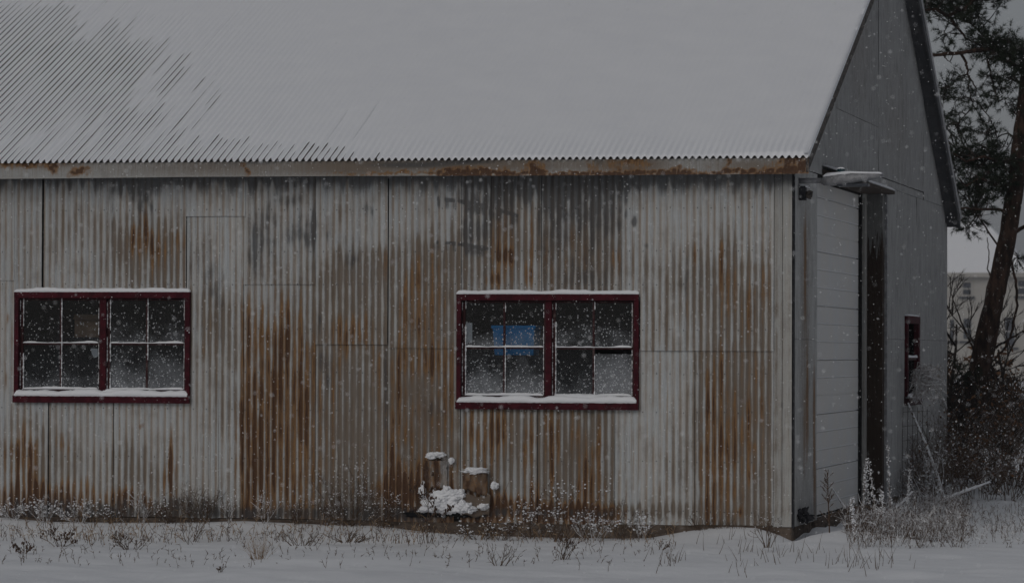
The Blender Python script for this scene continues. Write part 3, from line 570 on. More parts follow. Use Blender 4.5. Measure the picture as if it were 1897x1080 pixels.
# ------------------------------------------------------------ long-wall windows
def window(R, kinds, name_parts, sidebroken=False, seed=0):
    x0, x1, z0, z1 = R; t = .062
    mb = MB()
    mb.box(x0-.012, x1+.012, -.045, .015, z1-t+.01, z1+.012)                 # head board
    mb.box(x0-.012, x0+.035, -.040, .015, z0, z1-t+.009); mb.box(x1-.035, x1+.012, -.040, .015, z0, z1-t+.009)
    fr = mb.build('window', M['red'], shed, bevel=.003)
    mb = MB(); mb.box(x0-.018, x1+.014, -.060, -.010, z0-.045, z0+.028); mb.build('sill', M['red'], fr, bevel=.004)
    mb = MB(); mb.box(x0+.0, x1-.0, -.009, .08, z0-.01, z0+.012); mb.build('sill_ledge', M['redold'], fr)
    xm = (x0+x1)/2+.012
    mb = MB(); mb.box(xm-.030, xm+.030, -.022, .06, z0+.013, z1-t+.008); mb.build('mullion', M['red'], fr, bevel=.003)
    zi0, zi1 = z0+.055, z1-t+.005; k = 0
    for a, b in ((x0+.037, xm-.032), (xm+.032, x1-.037)):
        s = .030; mb = MB(); y0, y1 = .018, .05
        mb.box(a, b, y0, y1, zi0, zi0+.038); mb.box(a, b, y0, y1, zi1-.018, zi1-.001)
        mb.box(a, a+s, y0+.001, y1, zi0+.039, zi1-.019); mb.box(b-s*.8, b, y0+.001, y1, zi0+.039, zi1-.019)
        sa = mb.build('sash', M['redold'], fr, bevel=.002)
        xc = (a+b)/2; zc_ = (zi0+zi1)/2+.02
        mb = MB(); mb.box(xc-.010, xc+.010, y0+.004, y1-.004, zi0+.039, zi1-.019)
        mb.box(a+s, xc-.0105, y0+.005, y1-.005, zc_-.010, zc_+.010); mb.box(xc+.0105, b-s*.8, y0+.005, y1-.005, zc_-.010, zc_+.010)
        mb.build('muntin', M['redold'], fr)
        for (pa, pb, pz0, pz1) in ((a+s, xc-.01, zc_+.01, zi1-.019), (xc+.01, b-s*.8, zc_+.01, zi1-.019), (a+s, xc-.01, zi0+.039, zc_-.01), (xc+.01, b-s*.8, zi0+.039, zc_-.01)):
            top = pz1
            if sidebroken and k == 7: top = pz1-.045
            mb = MB(); mb.box(pa+.001, pb-.001, .032, .035, pz0+.001, top-.001); mb.build('glass_pane', M['glass%d' % kinds[k]], fr); k += 1
        # snow on the bars, rime up their sides
        sd2 = seed+k
        snow_on((a+s, y0-.002, zi0+.036), (b-.03, y0-.002, zi0+.036), .026, .022, 40, sd2+1, 'snow_line', fr, rag=.6)
        snow_on((a+s, y0+.002, zc_+.008), (b-.03, y0+.002, zc_+.008), .022, .016, 50, sd2+2, 'snow_line', fr, rag=.9)
        for xr, wd in ((a+s+.004, .010), (xc+.012, .009), (a+.001, .008), (b-.026, .006)):
            zz = zi0+.04; mb = MB()
            while zz < zi1-.03:
                L = random.uniform(.015, .05); ww = wd*random.uniform(.2, 1.1) if vn(zz*6, xr*9, seed) > .22 else .0
                if ww > .002: mb.tube([(xr, y0+.004, zz), (xr+random.uniform(-.002, .002), y0+.002, zz+L/2), (xr, y0+.004, zz+L)], [ww*.6, ww*1.0, ww*.6], 6)
                zz += L
            if mb.v: mb.build('rime', M['snow'], fr, True)
    snow_on((x0-.012, -.018, z1+.010), (x1+.012, -.018, z1+.010), .060, .028+.010*seed % .02, 110, seed+5, 'snow_cap', fr, rag=.5)
    snow_on((x0+.0, -.022, z0+.022), (x1-.005, -.022, z0+.022), .090, .066, 90, seed+9, 'sill_snow', fr, rag=.45)
    if seed == 3: snow_on((xm+.04, .0, z0+.022), (x1-.30, .0, z0+.022), .07, .085, 60, seed+19, 'sill_snow', fr, rag=.15)
    else: snow_on((xm-.02, -.0, z0+.022), (xm+.20, .0, z0+.022), .07, .075, 40, seed+19, 'sill_snow', fr, rag=.15)
    return fr
# pane order per sash: top-left, top-right, bottom-left, bottom-right
wL = window(WL, (0, 0, 1, 1, 1, 1, 2, 2), None, seed=11)
wR = window(WR, (1, 1, 2, 2, 1, 1, 1, 3), None, True, seed=3)
wL['label'] = 'red framed window at the left end of the rusty wall'; wR['label'] = 'red framed window with blue bin behind it'
# paper stuck in the panes
mb = MB(); a = un(862, 634, 1, .04); b = un(875, 598, 1, .04); mb.box(a[0], b[0], .0355, .0385, a[2], b[2]); mb.build('paper_strip', M['paper'], wR)
mb = MB(); c0 = [un(*q, 1, .042) for q in ((168, 645), (181, 646), (182, 660), (174, 663), (170, 655))]
mb.add([(p[0], .040, p[2]) for p in c0]+[(p[0], .0425, p[2]) for p in c0], [(0, 1, 2, 3, 4), (9, 8, 7, 6, 5)]+[(i, i+5, (i+1) % 5+5, (i+1) % 5) for i in range(5)]); mb.build('paper_scrap', M['paper'], wL)

# inside the shed: rack with a blue bin and a cardboard carton on another rack
def rack(x0, x1, ztop, label):
    r = empty('storage_rack', (x0, .5, .02)); tag(r, label, 'rack')
    for xx in (x0, x1):
        for yy in (.16, .7):
            mb = MB(); mb.box(xx-.02-x0, xx+.02-x0, yy-.02-.5, yy+.02-.5, 0, ztop-.02); mb.build('leg', M['dark'], r)
    for zz in (.4, 1.0, ztop-.02-.03):
        mb = MB(); mb.box(-.03, x1-x0+.03, -.37, .23, zz, zz+.03); mb.build('shelf', M['dark'], r)
    return r
ba = un(918, 660, 1, .13); bb = un(992, 603, 1, .13); bl = un(912, 603, 1, .13)
rack(ba[0]-.1, bb[0]+.1, ba[2]+.01, 'dark storage rack under the blue bin behind the right window')
mb = MB(); cx = (bl[0]+bb[0])/2; hx = (bb[0]-bl[0])/2; z0, z1 = ba[2]+.012, bb[2]
V = []
for zz, kx, ky in ((z0, .90, .13), (z1-.03, .97, .155), (z1-.03, 1.03, .165), (z1, 1.03, .165)):
    V += [(-hx*kx, -ky, zz-z0), (hx*kx, -ky, zz-z0), (hx*kx, ky, zz-z0), (-hx*kx, ky, zz-z0)]
F = [(3, 2, 1, 0)]
for r_ in range(3):
    for k in range(4): F.append((r_*4+k, r_*4+(k+1) % 4, (r_+1)*4+(k+1) % 4, (r_+1)*4+k))
V += [(-hx*.95, -.15, z1-z0), (hx*.95, -.15, z1-z0), (hx*.95, .15, z1-z0), (-hx*.95, .15, z1-z0), (-hx*.85, -.12, .01), (hx*.85, -.12, .01), (hx*.85, .12, .01), (-hx*.85, .12, .01)]
for k in range(4): F.append((12+k, 12+(k+1) % 4, 16+(k+1) % 4, 16+k)); F.append((16+k, 16+(k+1) % 4, 20+(k+1) % 4, 20+k))
F.append((20, 21, 22, 23))
mb.add(V, F); bo = mb.build('storage_bin', M['bluebin'], bevel=.006); bo.location = (cx, .27, z0); tag(bo, 'blue plastic bin seen through the speckled right window', 'bin')
ca = un(138, 625, 1, .34); cb = un(183, 583, 1, .34)
rack(ca[0]-.1, cb[0]+.25, ca[2], 'dark storage rack under the carton behind the left window')
mb = MB(); hx = (cb[0]-ca[0])/2; mb.box(-hx, hx, -.12, .12, 0, cb[2]-ca[2]); mb.add([(-hx, -.12, cb[2]-ca[2]+.001), (hx, -.12, cb[2]-ca[2]+.001), (hx, -.17, cb[2]-ca[2]-.05), (-hx, -.17, cb[2]-ca[2]-.05)], [(0, 1, 2, 3)])
mb.mi = 0
bo = mb.build('cardboard_box', M['card'], bevel=.003); bo.location = ((ca[0]+cb[0])/2, .46, ca[2]+.002); tag(bo, 'brown cardboard box seen through the left window', 'box')

# gable window
y0, y1, z0, z1 = gw
mb = MB(); mb.box(-.02, .05, y0-.03, y1+.03, z1-.07, z1+.02); mb.box(-.02, .048, y0-.03, y0+.06, z0, z1-.071); mb.box(-.02, .048, y1-.13, y1+.03, z0, z1-.071)
gf = mb.build('window', M['red'], shed, bevel=.003); gf['label'] = 'narrow looking red framed window in the grey gable'
mb = MB(); mb.box(-.02, .085, y0-.05, y1+.05, z0-.09, z0-.001); mb.build('sill', M['redold'], gf, bevel=.003)
mb = MB(); mb.box(-.02, .02, y0+.061, y1-.131, (z0+z1)/2-.03, (z0+z1)/2); mb.box(-.02, .02, y0+.061, y1-.131, z0+.0, z0+.05); mb.build('muntin', M['redold'], gf)
mb = MB(); mb.box(-.012, -.008, y0+.05, y1-.12, z0, z1-.07); mb.build('glass_pane', M['glass0'], gf)
snow_on((.02, y0+.05, (z0+z1)/2), (.02, y1-.12, (z0+z1)/2), .03, .03, 20, 3, 'snow_line', gf, side=(1, 0, 0))
snow_on((.05, y0-.03, z0), (.05, y1, z0), .06, .05, 20, 4, 'sill_snow', gf, side=(1, 0, 0))
snow_on((.02, y0-.03, z1+.02), (.02, y1, z1+.02), .05, .02, 20, 4, 'snow_cap', gf, side=(1, 0, 0))

# ------------------------------------------------------------ rusted, torn patch low on the wall with snow lodged in it
def lump(name, px, py, w, h, d=.10, parent=None, seed=0, mat=None, y=-.06, rough=.28):
    bm = bmesh.new(); bmesh.ops.create_icosphere(bm, subdivisions=5, radius=1)
    c = un(px, py, 1, y); sx = w*.86/2/188.; sz = h*.86/2/188.
    for v in bm.verts:
        q = v.co.copy(); f = 1+rough*1.9*mnoise.noise(q*1.3+Vector((seed, seed*2, 0)))+rough*1.3*mnoise.noise(q*3.4+Vector((seed*3, 1, 0)))+rough*.7*mnoise.noise(q*8+Vector((seed, 5, 0)))+rough*.35*mnoise.noise(q*17+Vector((seed, 7, 0)))
        v.co = Vector((c[0]+q.x*sx*f, c[1]+q.y*d/2*f, c[2]+q.z*sz*f))
    for f in bm.faces: f.smooth = True
    me = bpy.data.meshes.new(name); bm.to_mesh(me); bm.free(); return link(name, me, mat or M['snow'], parent)
for i, (a, b, w_, h_, d_) in enumerate([(800, 844, 22, 14, .08), (813, 842, 26, 11, .08), (836, 853, 12, 11, .06), (828, 920, 54, 32, .15), (806, 932, 50, 32, .16), (796, 941, 40, 18, .15), (836, 938, 44, 28, .14), (822, 943, 30, 16, .16), (858, 937, 36, 26, .16), (872, 943, 26, 16, .14), (853, 915, 22, 18, .12), (828, 908, 20, 16, .12), (783, 910, 14, 34, .1), (880, 872, 52, 13, .14), (917, 899, 15, 15, .06), (895, 938, 24, 12, .08), (845, 912, 14, 12, .1)]):
    lump('snow_clump', a, b, w_, h_, d_, shed, i*3.7+1)
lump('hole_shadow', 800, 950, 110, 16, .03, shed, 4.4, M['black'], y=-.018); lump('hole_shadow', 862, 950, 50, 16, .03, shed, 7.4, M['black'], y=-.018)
# bent rusty hood
a = un(857, 914, 1, -.08); b = un(903, 876, 1, -.08); V = []
for j in range(9):
    for i in range(13):
        u, v_ = i/12, j/8; x = a[0]+(b[0]-a[0])*u; zz = a[2]+(b[2]-a[2])*v_+.03*math.sin(u*4+1)*(1-v_)+.012*float(vn(u*6, j, 5))*(1-v_)
        V.append((x, -.035-.05*(.3+.7*v_)-.010*math.sin(u*23+j*.2)-.015*(1-abs(2*u-1)), zz))
me = npmesh('bent_hood', V, gridF(9, 13), True); n = len(V); setcol(me, 'mask', np.stack([1.0+2.0*(fbm(np.array(V)[:, 0]*30, np.array(V)[:, 2]*16, 3)-.42), np.full(n, .5), 1.2*fbm(np.array(V)[:, 0]*24, np.array(V)[:, 2]*24, 9)-.25], 1)); setcol(me, 'phase', np.tile([[.4, .4, 0]], (n, 1)))
link('bent_hood', me, M['tin'], shed).modifiers.new('s', 'SOLIDIFY').thickness = .004
# torn sheet leaning out under it
V = []; a = un(855, 955, 1, -.06); b = un(905, 918, 1, -.06)
for j in range(8):
    for i in range(15):
        u, v_ = i/14, j/7; V.append((a[0]+(b[0]-a[0])*u+.02*v_, -.035-.04*math.sin(u*5+v_*2)*.5-.02, a[2]+(b[2]-a[2])*v_+.015*math.sin(u*9)))
me = npmesh('torn_sheet', V, gridF(8, 15), True); n = len(V); setcol(me, 'mask', np.tile([[.55, 1.2, .45]], (n, 1))); setcol(me, 'phase', np.tile([[.4, .3, 0]], (n, 1)))
link('torn_sheet', me, M['tin'], shed).modifiers.new('s', 'SOLIDIFY').thickness = .003
V = []; a = un(788, 908, 1, -.03); b = un(829, 853, 1, -.03)
for j in range(14):
    for i in range(25):
        u, v_ = i/24, j/13; rag = float(vn(u*7, 2.2, 5)); V.append((a[0]+(b[0]-a[0])*u+.02*(float(vn(j*.8, 1, 3))-.5), -.018-.010*math.cos(u*19)-.045*v_**3, a[2]+(b[2]-a[2])*v_+.10*(rag-.5)*(1-v_)))
me = npmesh('torn_sheet', V, gridF(14, 25), True); n = len(V); VA = np.array(V); fx = (VA[:, 0]-a[0])/(b[0]-a[0])
setcol(me, 'mask', np.stack([(.95+.5*np.cos(VA[:, 0]*46))*(1.5-1.0*ss(.5, .75, fx))+1.2*(fbm(VA[:, 0]*25, VA[:, 2]*14, 5)-.5), np.full(n, .5), .15+1.5*(fbm(VA[:, 0]*30, VA[:, 2]*20, 15)-.4)], 1)); setcol(me, 'phase', np.tile([[.4, .4, 0]], (n, 1)))
link('torn_sheet', me, M['tin'], shed).modifiers.new('s', 'SOLIDIFY').thickness = .003

# ------------------------------------------------------------ lamp on the corner
ly = .30; la = un(1497, 335, 1, ly); lamp = empty('wall_lamp', tuple(la)); tag(lamp, 'grey cobra head lamp on a short arm at the shed corner with snow on top', 'lamp')
def L(px, py): p = un(px, py, 1, ly)-la; return p
p = L(1524, 335); mb = MB(); mb.tube([(-.10, 0, .0), (.0, 0, 0), tuple(p), (p[0]+.06, 0, p[2]-.0)], [.028, .027, .026, .026], 12); mb.build('arm', M['grey'], lamp, True)
mb = MB(); mb.box(-.125, -.10, -.06, .06, -.09, .09); mb.build('bracket', M['grey'], lamp, bevel=.004)
prof = [(1521, 337, 8, .03), (1526, 337, 17, .075), (1540, 335.5, 22, .11), (1560, 333.5, 23, .135), (1585, 331.5, 20, .14), (1610, 328.5, 15, .125), (1628, 326.5, 11, .085), (1637, 325.5, 6, .03)]
V = []; m_ = 16
for a, b, h, wd in prof:
    q = L(a, b); hh = h/2/190
    for k in range(m_):
        an = 2*math.pi*k/m_; cc, s_ = math.cos(an), math.sin(an); V.append((q[0], wd*math.copysign(abs(cc)**.7, cc), q[2]+hh*math.copysign(abs(s_)**.7, s_)*(1 if s_ > 0 else .85)))
F = [(i*m_+k, i*m_+(k+1) % m_, (i+1)*m_+(k+1) % m_, (i+1)*m_+k) for i in range(len(prof)-1) for k in range(m_)]+[tuple(range(m_-1, -1, -1)), tuple((len(prof)-1)*m_+k for k in range(m_))]
head = link('lamp_head', npmesh('lamp_head', V, F, True), M['grey'], lamp)
q = L(1610, 335); q0 = L(1552, 344); mb = MB(); mb.box(q0[0], q[0], -.08, .08, q0[2]-.012, q0[2]+.02); mb.build('lens', M['farglass'], head, bevel=.01)
q = L(1558, 318); mb = MB(); mb.tube([(q[0], 0, q[2]-.035), (q[0], 0, q[2]+.018), (q[0], 0, q[2]+.028)], [.038, .038, .030], 16); mb.build('photocell', M['teal'], lamp)
so_ = snow_on((q[0]-.035, 0, q[2]+.026), (q[0]+.035, 0, q[2]+.026), .06, .016, 10, 3, 'snow_cap', lamp, rag=.1)
a, b = L(1527, 326.5), L(1576, 322); snow_on((a[0], 0, a[2]-.01), (b[0], 0, b[2]-.005), .17, .035, 24, 8, 'snow_cap', lamp, rag=.2)
a, b = L(1570, 322), L(1635, 322); snow_on((a[0], 0, a[2]), (b[0], 0, b[2]-.004), .17, .022, 24, 9, 'snow_cap', lamp, rag=.2)
# small dark box under it
bx = empty('junction_box', (0, .32, float(un(1498, 358, 1, .3)[2]))); tag(bx, 'small dark electrical box below the lamp at the shed corner', 'electrical box')
mb = MB(); mb.box(.012, .075, -.05, .05, -.07, .07); mb.build('box_body', M['dark'], bx, bevel=.004)
mb = MB(); mb.tube([(.075, 0, -.01), (.11, 0, -.015), (.135, 0, -.02)], [.03, .045, .040], 12); mb.build('round_head', M['mottled'], bx, True)
snow_on((.02, 0, .068), (.11, 0, .05), .09, .025, 10, 3, 'snow_cap', bx)

# ------------------------------------------------------------ plants
g = G('snow_laden_stems', .9, .1); geo = g.n.new('ShaderNodeNewGeometry'); sp = g.n.new('ShaderNodeSeparateXYZ'); g.L(geo.outputs['Normal'], sp.inputs[0])
n = g.noise(30, 3, .6); fr_ = g.step(g.M('ADD', g.M('MULTIPLY', sp.outputs[2], .34), n), .40, .56)
M['frost'] = g.col(g.mix(fr_, (.12, .078, .05), (.74, .75, .77)))
g = G('lightly_frosted_twigs', .9, .1); geo = g.n.new('ShaderNodeNewGeometry'); sp = g.n.new('ShaderNodeSeparateXYZ'); g.L(geo.outputs['Normal'], sp.inputs[0])
n = g.noise(22, 3, .6); fr_ = g.step(g.M('ADD', g.M('MULTIPLY', sp.outputs[2], .3), n), .62, .80)
M['halffrost'] = g.col(g.mix(fr_, (.095, .060, .038), (.66, .67, .70)))

M['snowyplume'] = plain('snowy_plume', (.30, .27, .25), (.72, .72, .74), 30, rough=.9)
def gpt(px, py):
    p = un(px, py, 2, -.13)
    for _ in range(4): p = un(px, py, 2, float(ground(p[0], p[1])))
    if p[1] > -.12 and p[0] < .25: p = un(px, py, 1, -.14); p[2] = float(ground(p[0], p[1]))
    return Vector(p)
_t = (1+5**.5)/2
ICO_V = [Vector(v).normalized() for v in [(-1, _t, 0), (1, _t, 0), (-1, -_t, 0), (1, -_t, 0), (0, -1, _t), (0, 1, _t), (0, -1, -_t), (0, 1, -_t), (_t, 0, -1), (_t, 0, 1), (-_t, 0, -1), (-_t, 0, 1)]]
ICO_F = [(0, 11, 5), (0, 5, 1), (0, 1, 7), (0, 7, 10), (0, 10, 11), (1, 5, 9), (5, 11, 4), (11, 10, 2), (10, 7, 6), (7, 1, 8), (3, 9, 4), (3, 4, 2), (3, 2, 6), (3, 6, 8), (3, 8, 9), (4, 9, 5), (2, 4, 11), (6, 2, 10), (8, 6, 7), (9, 8, 1)]
def blob(mb, p, r, sx=1, sy=1, sz=.8):
    j = [random.uniform(.7, 1.2) for _ in range(12)]
    mb.add([(p[0]+v.x*r*sx*q, p[1]+v.y*r*sy*q, p[2]+v.z*r*sz*q) for v, q in zip(ICO_V, j)], ICO_F)
R = random.Random(11)
def twig(mb, p, d, L, r, bend=.25, n=4, droop=0.0, sides=3):
    p = Vector(p); d = Vector(d).normalized(); P = [p.copy()]; D = d.copy()
    for i in range(n):
        D = (D+Vector((R.uniform(-bend, bend), R.uniform(-bend, bend), R.uniform(-bend, bend)-droop))).normalized()
        p = p+D*(L/n); P.append(p.copy())
    mb.tube(P, [r*(1-.75*i/n) for i in range(n+1)], sides, False); return P, D
def branchy(mb, p, d, L, r, depth, nb, tips, bend=.25, spread=.9, ratio=.55, droop=0.0, t0=.3):
    P, D = twig(mb, p, d, L, r, bend, 5 if depth > 1 else 3, droop)
    if depth == 0: tips.append((P[-1], D)); return
    for k in range(nb):
        t = t0+(1-t0)*(k+R.random())/nb; i = min(len(P)-2, int(t*(len(P)-1))); q = P[i].lerp(P[i+1], R.random())
        a = Vector((R.uniform(-1, 1), R.uniform(-1, 1), R.uniform(-.4, .8))).normalized()
        branchy(mb, q, (P[i+1]-P[i]).normalized()+a*spread, L*ratio*R.uniform(.7, 1.2)*(1.15-.5*t), r*.6, depth-1, nb, tips, bend, spread, ratio, droop, t0)
    tips.append((P[-1], D))
def bush(px, py, label, name='weed', cat='weed', w=.3, h=.4, stems=8, depth=1, nb=5, r=.0042, mat='stem', snow=.5, seeds=0.0, sr=.007, seed_r=.006, bend=.2, spread=.8, lean=(0, 0), group=None, loc=None, seedmat='seed', ratio=.5):
    p0 = loc or gpt(px, py); o = empty(name, tuple(p0)); tag(o, label, cat, group)
    a = MB(); b = MB(); c = MB(); tips = []
    for s_ in range(stems):
        ang = R.uniform(0, 6.28); q = Vector((math.cos(ang)*w*.16*R.random(), math.sin(ang)*w*.16*R.random(), -.02))
        dd = Vector((math.cos(ang)*w/h*.5*R.random()**.6+lean[0], math.sin(ang)*w/h*.4*R.random()+lean[1], 1))
        branchy(a, q, dd, h*R.uniform(.55, 1.0), r, depth, nb, tips, bend, spread, ratio)
    for t, D in tips:
        if R.random() < seeds: blob(c, t, seed_r*R.uniform(.6, 1.4), .8, .8, 1.4)
        if R.random() < snow*.72: blob(b, t+Vector((0, 0, sr*.25)), sr*.62*R.uniform(.3, 1.5), 1.15, 1.1, .8)
    a.build('stems', M[mat], o)
    if c.v: c.build('seed_heads', M[seedmat], o)
    if b.v: b.build('snow_clumps', M['snow'], o, True)
    return o
bush(650, 968, 'tall snow-dusted weed bush at the wall foot, left of the torn sheet', w=.75, h=.62, stems=16, depth=2, nb=5, snow=.40, sr=.009, mat='halffrost')
bush(705, 975, 'snowy weed clump just left of the torn rusty sheet', w=.5, h=.34, stems=12, depth=2, nb=4, snow=.45, sr=.009, mat='halffrost')
bush(600, 972, 'low snowy weeds at the wall foot beneath the rust-streaked sheet', w=.55, h=.30, stems=12, depth=2, nb=4, snow=.4, sr=.009, mat='halffrost')
bush(548, 972, 'dark low weed at the wall foot below the brightest orange rust', w=.40, h=.26, stems=9, depth=2, nb=4, snow=.25, mat='halffrost')
bush(490, 968, 'sparse snowy weed with a long bent stem near the rusty sheet foot', w=.45, h=.32, stems=6, depth=2, nb=4, snow=.4, sr=.009, mat='frost')
bush(425, 966, 'forked snow-covered stem at the wall right of the left window', w=.4, h=.30, stems=5, depth=2, nb=4, snow=.4, sr=.010, mat='frost')
bush(375, 962, 'grey twiggy bush at the wall below the left window\'s right corner', w=.6, h=.36, stems=16, depth=2, nb=5, snow=.25, sr=.008, mat='halffrost')
bush(318, 966, 'dark seeded weed clump under the right half of the left window', w=.5, h=.26, stems=12, depth=2, nb=4, snow=.35, seeds=.4, sr=.010, mat='halffrost')
bush(262, 964, 'snow-topped weed with one tall thin stem below the left window', w=.4, h=.34, stems=8, depth=2, nb=4, snow=.4, sr=.010, mat='frost')
bush(213, 968, 'dark weed clump at the wall below the left window\'s middle', w=.45, h=.24, stems=12, depth=2, nb=4, snow=.4, seeds=.4, sr=.012, mat='halffrost')
bush(150, 964, 'snow-loaded weeds against the dark stained wall foot at left', w=.5, h=.26, stems=14, depth=2, nb=4, snow=.6, sr=.012, mat='frost')
bush(85, 962, 'snowy weed clump against the rustiest wall foot at left', w=.5, h=.26, stems=14, depth=2, nb=4, snow=.55, sr=.012, mat='frost')
bush(25, 960, 'snowy weed clump at the wall foot at the picture\'s left edge', w=.5, h=.22, stems=12, depth=2, nb=4, snow=.55, sr=.012, mat='frost')
bush(793, 1002, 'reddish brown seeded plant standing in front of the torn sheet', w=.28, h=.62, stems=6, depth=2, nb=6, snow=.25, seeds=.75, sr=.009, seed_r=.009, ratio=.3)
bush(913, 997, 'single thin dark stem before the dark foundation', w=.06, h=.75, stems=1, depth=1, nb=3, snow=.1)
bush(925, 1000, 'dark low weed in front of the foundation under the bent hood', w=.4, h=.18, stems=12, depth=2, nb=4, snow=.2, seeds=.4)
bush(985, 997, 'weed clump with white snow balls left of the tall snow-beaded stem', w=.6, h=.36, stems=12, depth=2, nb=4, snow=.75, sr=.013, seeds=.3, mat='halffrost')
bush(1040, 1000, 'tall snow-beaded weed under the right window', w=.55, h=.58, stems=11, depth=2, nb=4, snow=.7, sr=.013, seeds=.3, mat='halffrost')
bush(1100, 1000, 'wide low weed with many snow balls under the right window', w=.65, h=.32, stems=14, depth=2, nb=4, snow=.7, sr=.013, seeds=.3, mat='frost')
bush(1160, 999, 'bare dark twiggy bush right of the snow-balled weeds', w=.65, h=.42, stems=11, depth=2, nb=5, snow=.12, mat='stem')
bush(1190, 1000, 'snow-caked upright weed at the foundation right of the right window', w=.25, h=.32, stems=6, depth=2, nb=4, snow=.8, sr=.014, mat='frost')
bush(890, 998, 'rusty brown weed clump at the foundation under the torn sheet', w=.5, h=.22, stems=12, depth=2, nb=4, snow=.6, sr=.012, seeds=.4)
bush(480, 1038, 'round tuft of tan dry grass in the snow', name='grass_tuft', cat='grass', w=.34, h=.26, stems=46, depth=1, nb=2, r=.0018, mat='straw', snow=.03, bend=.15, ratio=.35)
bush(350, 1000, 'bare branched weed standing alone in the snow below the left window', w=.5, h=.26, stems=6, depth=2, nb=4, snow=.1)
bush(240, 1018, 'low spreading dark weed in the snow toward the left', w=.6, h=.20, stems=10, depth=2, nb=4, snow=.08, seeds=.35)
bush(115, 1010, 'dark seeded weed sprig in the open snow at left', w=.45, h=.20, stems=7, depth=2, nb=4, snow=.15, seeds=.7, seed_r=.008)
bush(40, 1025, 'small dark leafy weed in the snow near the left edge', w=.26, h=.12, stems=8, depth=1, nb=5, snow=.08, seeds=.9, seed_r=.009)
bush(410, 1060, 'tiny dark weed sprig low in the open snow', w=.10, h=.09, stems=4, depth=1, nb=3, snow=.05, seeds=.6)
bush(925, 1045, 'fan of dark stems in the snow between the two bushes under the right window', w=.4, h=.20, stems=9, depth=1, nb=4, snow=.06)
bush(1045, 1035, 'dark seeded sprig leaning right in the open snow', w=.3, h=.24, stems=7, depth=2, nb=4, snow=.05, seeds=.6, lean=(.3, 0))
bush(1222, 1018, 'small dark arched weed alone in the snow', w=.2, h=.12, stems=5, depth=1, nb=4, snow=.05, seeds=.8, lean=(.5, 0))
bush(1420, 1010, 'reddish twiggy weed in front of the shed corner', w=.36, h=.34, stems=8, depth=2, nb=4, snow=.35, sr=.007)
bush(1330, 985, 'dark tuft of grass blades on the snow mound by the foundation', name='grass_tuft', cat='grass', w=.5, h=.18, stems=22, depth=0, nb=0, r=.003, mat='stem', snow=.03)
bush(1300, 985, 'thin reddish weed in front of the foundation right part', w=.4, h=.22, stems=10, depth=1, nb=3, snow=.2)
bush(640, 1000, 'low brown weeds in the snow before the tall snow-dusted bush', w=.9, h=.18, stems=20, depth=1, nb=4, snow=.15)
bush(560, 1010, 'thin grey weeds scattered right of the tan tuft', w=.7, h=.20, stems=14, depth=1, nb=4, snow=.1)
# small upright seedling and the tall snowy spikes in front of the garage door
bush(1537, 975, 'slender bare spire-shaped weed before the garage door', w=.06, h=.74, stems=1, depth=2, nb=24, r=.008, snow=.05, spread=1.1, ratio=.19, bend=.05, mat='halffrost')
SPK = [(1597, 990, .75, 'leftmost snowy spike in front of the dark door post'), (1612, 985, .55, 'short snowy spike against the dark door post'), (1628, 992, .80, 'snowy spike with side buds before the dark door post'), (1650, 985, .90, 'tallest snowy spike, right of the dark door post'), (1675, 975, .62, 'thin snowy spike before the grey gable wall'), (1585, 1000, .42, 'lowest snowy spike, nearest the spire-shaped weed'), (1640, 1000, .50, 'short thick snowy spike low among the weeds under the tallest spike')]
def spike(px, py, h, label):
    p0 = gpt(px, py); o = empty('snowy_weed_stalk', tuple(p0)); tag(o, label, 'weed', 'tall snowy weed stalks by the garage door')
    a = MB(); P, D = twig(a, (0, 0, -.02), (R.uniform(-.12, .12), 0, 1), h, .006, .07, 7, sides=5)
    for i in range(50):
        t = R.uniform(.15, 1); k = min(6, int(t*7)); q = P[k].lerp(P[k+1], t*7-k); twig(a, q, (R.uniform(-1, 1), R.uniform(-1, 1), .9), R.uniform(.02, .06), .003, .3, 2)
    a.build('stalk', M['frost'], o); b = MB()
    for i in range(60):
        t = R.uniform(.2, 1); k = min(6, int(t*7)); blob(b, P[k].lerp(P[k+1], t*7-k)+Vector((R.uniform(-.02, .02), R.uniform(-.02, .02), 0)), R.uniform(.005, .012))
    b.build('snow_clumps', M['snow'], o, True)
for s_ in SPK: spike(*s_)
# fallen dark board and twisted rag of tin at the corner
def rod(name, pts, r, mat, label, cat, snow=True, sides=7, plane=None):
    P = [Vector(un(a, b, 1, y)) for a, b, y in pts]; o = empty(name, tuple(P[0])); tag(o, label, cat); mb = MB(); Q = [p-P[0] for p in P]
    mb.tube(Q, r, sides); mb.build('stem', M[mat], o)
    if snow:
        mb = MB(); S2_ = []
        for i in range(len(Q)-1):
            for k in range(14):
                t = k/14; q = Q[i].lerp(Q[i+1], t); rr = r if not hasattr(r, '__len__') else r[i]
                S2_.append(q+Vector((0, 0, rr*.8)))
        mb.tube(S2_, [(r if not hasattr(r, '__len__') else r[min(len(r)-1, i//14)])*(.6+.6*vn(i*.5, 1, 3)) for i in range(len(S2_))], 6); mb.build('snow_line', M['snow'], o, True)
    return o
rod('fallen_board', [(1507, 972, .5), (1560, 950, .9), (1600, 941, 1.3), (1640, 936, 1.6)], [.035, .04, .035, .02], 'plank', 'dark fallen board end lying by the shed corner', 'board', False, 5)
o = lump('crumpled_tin', 1487, 955, 30, 24, .16, None, 3.3, M['dark'], y=.35, rough=.5); tag(o, 'crumpled dark scrap lying at the shed corner', 'scrap')
rod('snowy_branch', [(1640, 955, 5), (1668, 935, 5.1), (1692, 910, 5.2)], [.018, .014, .008], 'frost', 'short snowy branch slanting up before the gable', 'branch')
rod('snowy_branch', [(1742, 930, 8.6), (1775, 915, 8.8), (1810, 902, 9), (1835, 893, 9.2)], [.02, .017, .012, .006], 'frost', 'long snowy branch reaching right from the leaning reed\'s foot', 'branch')
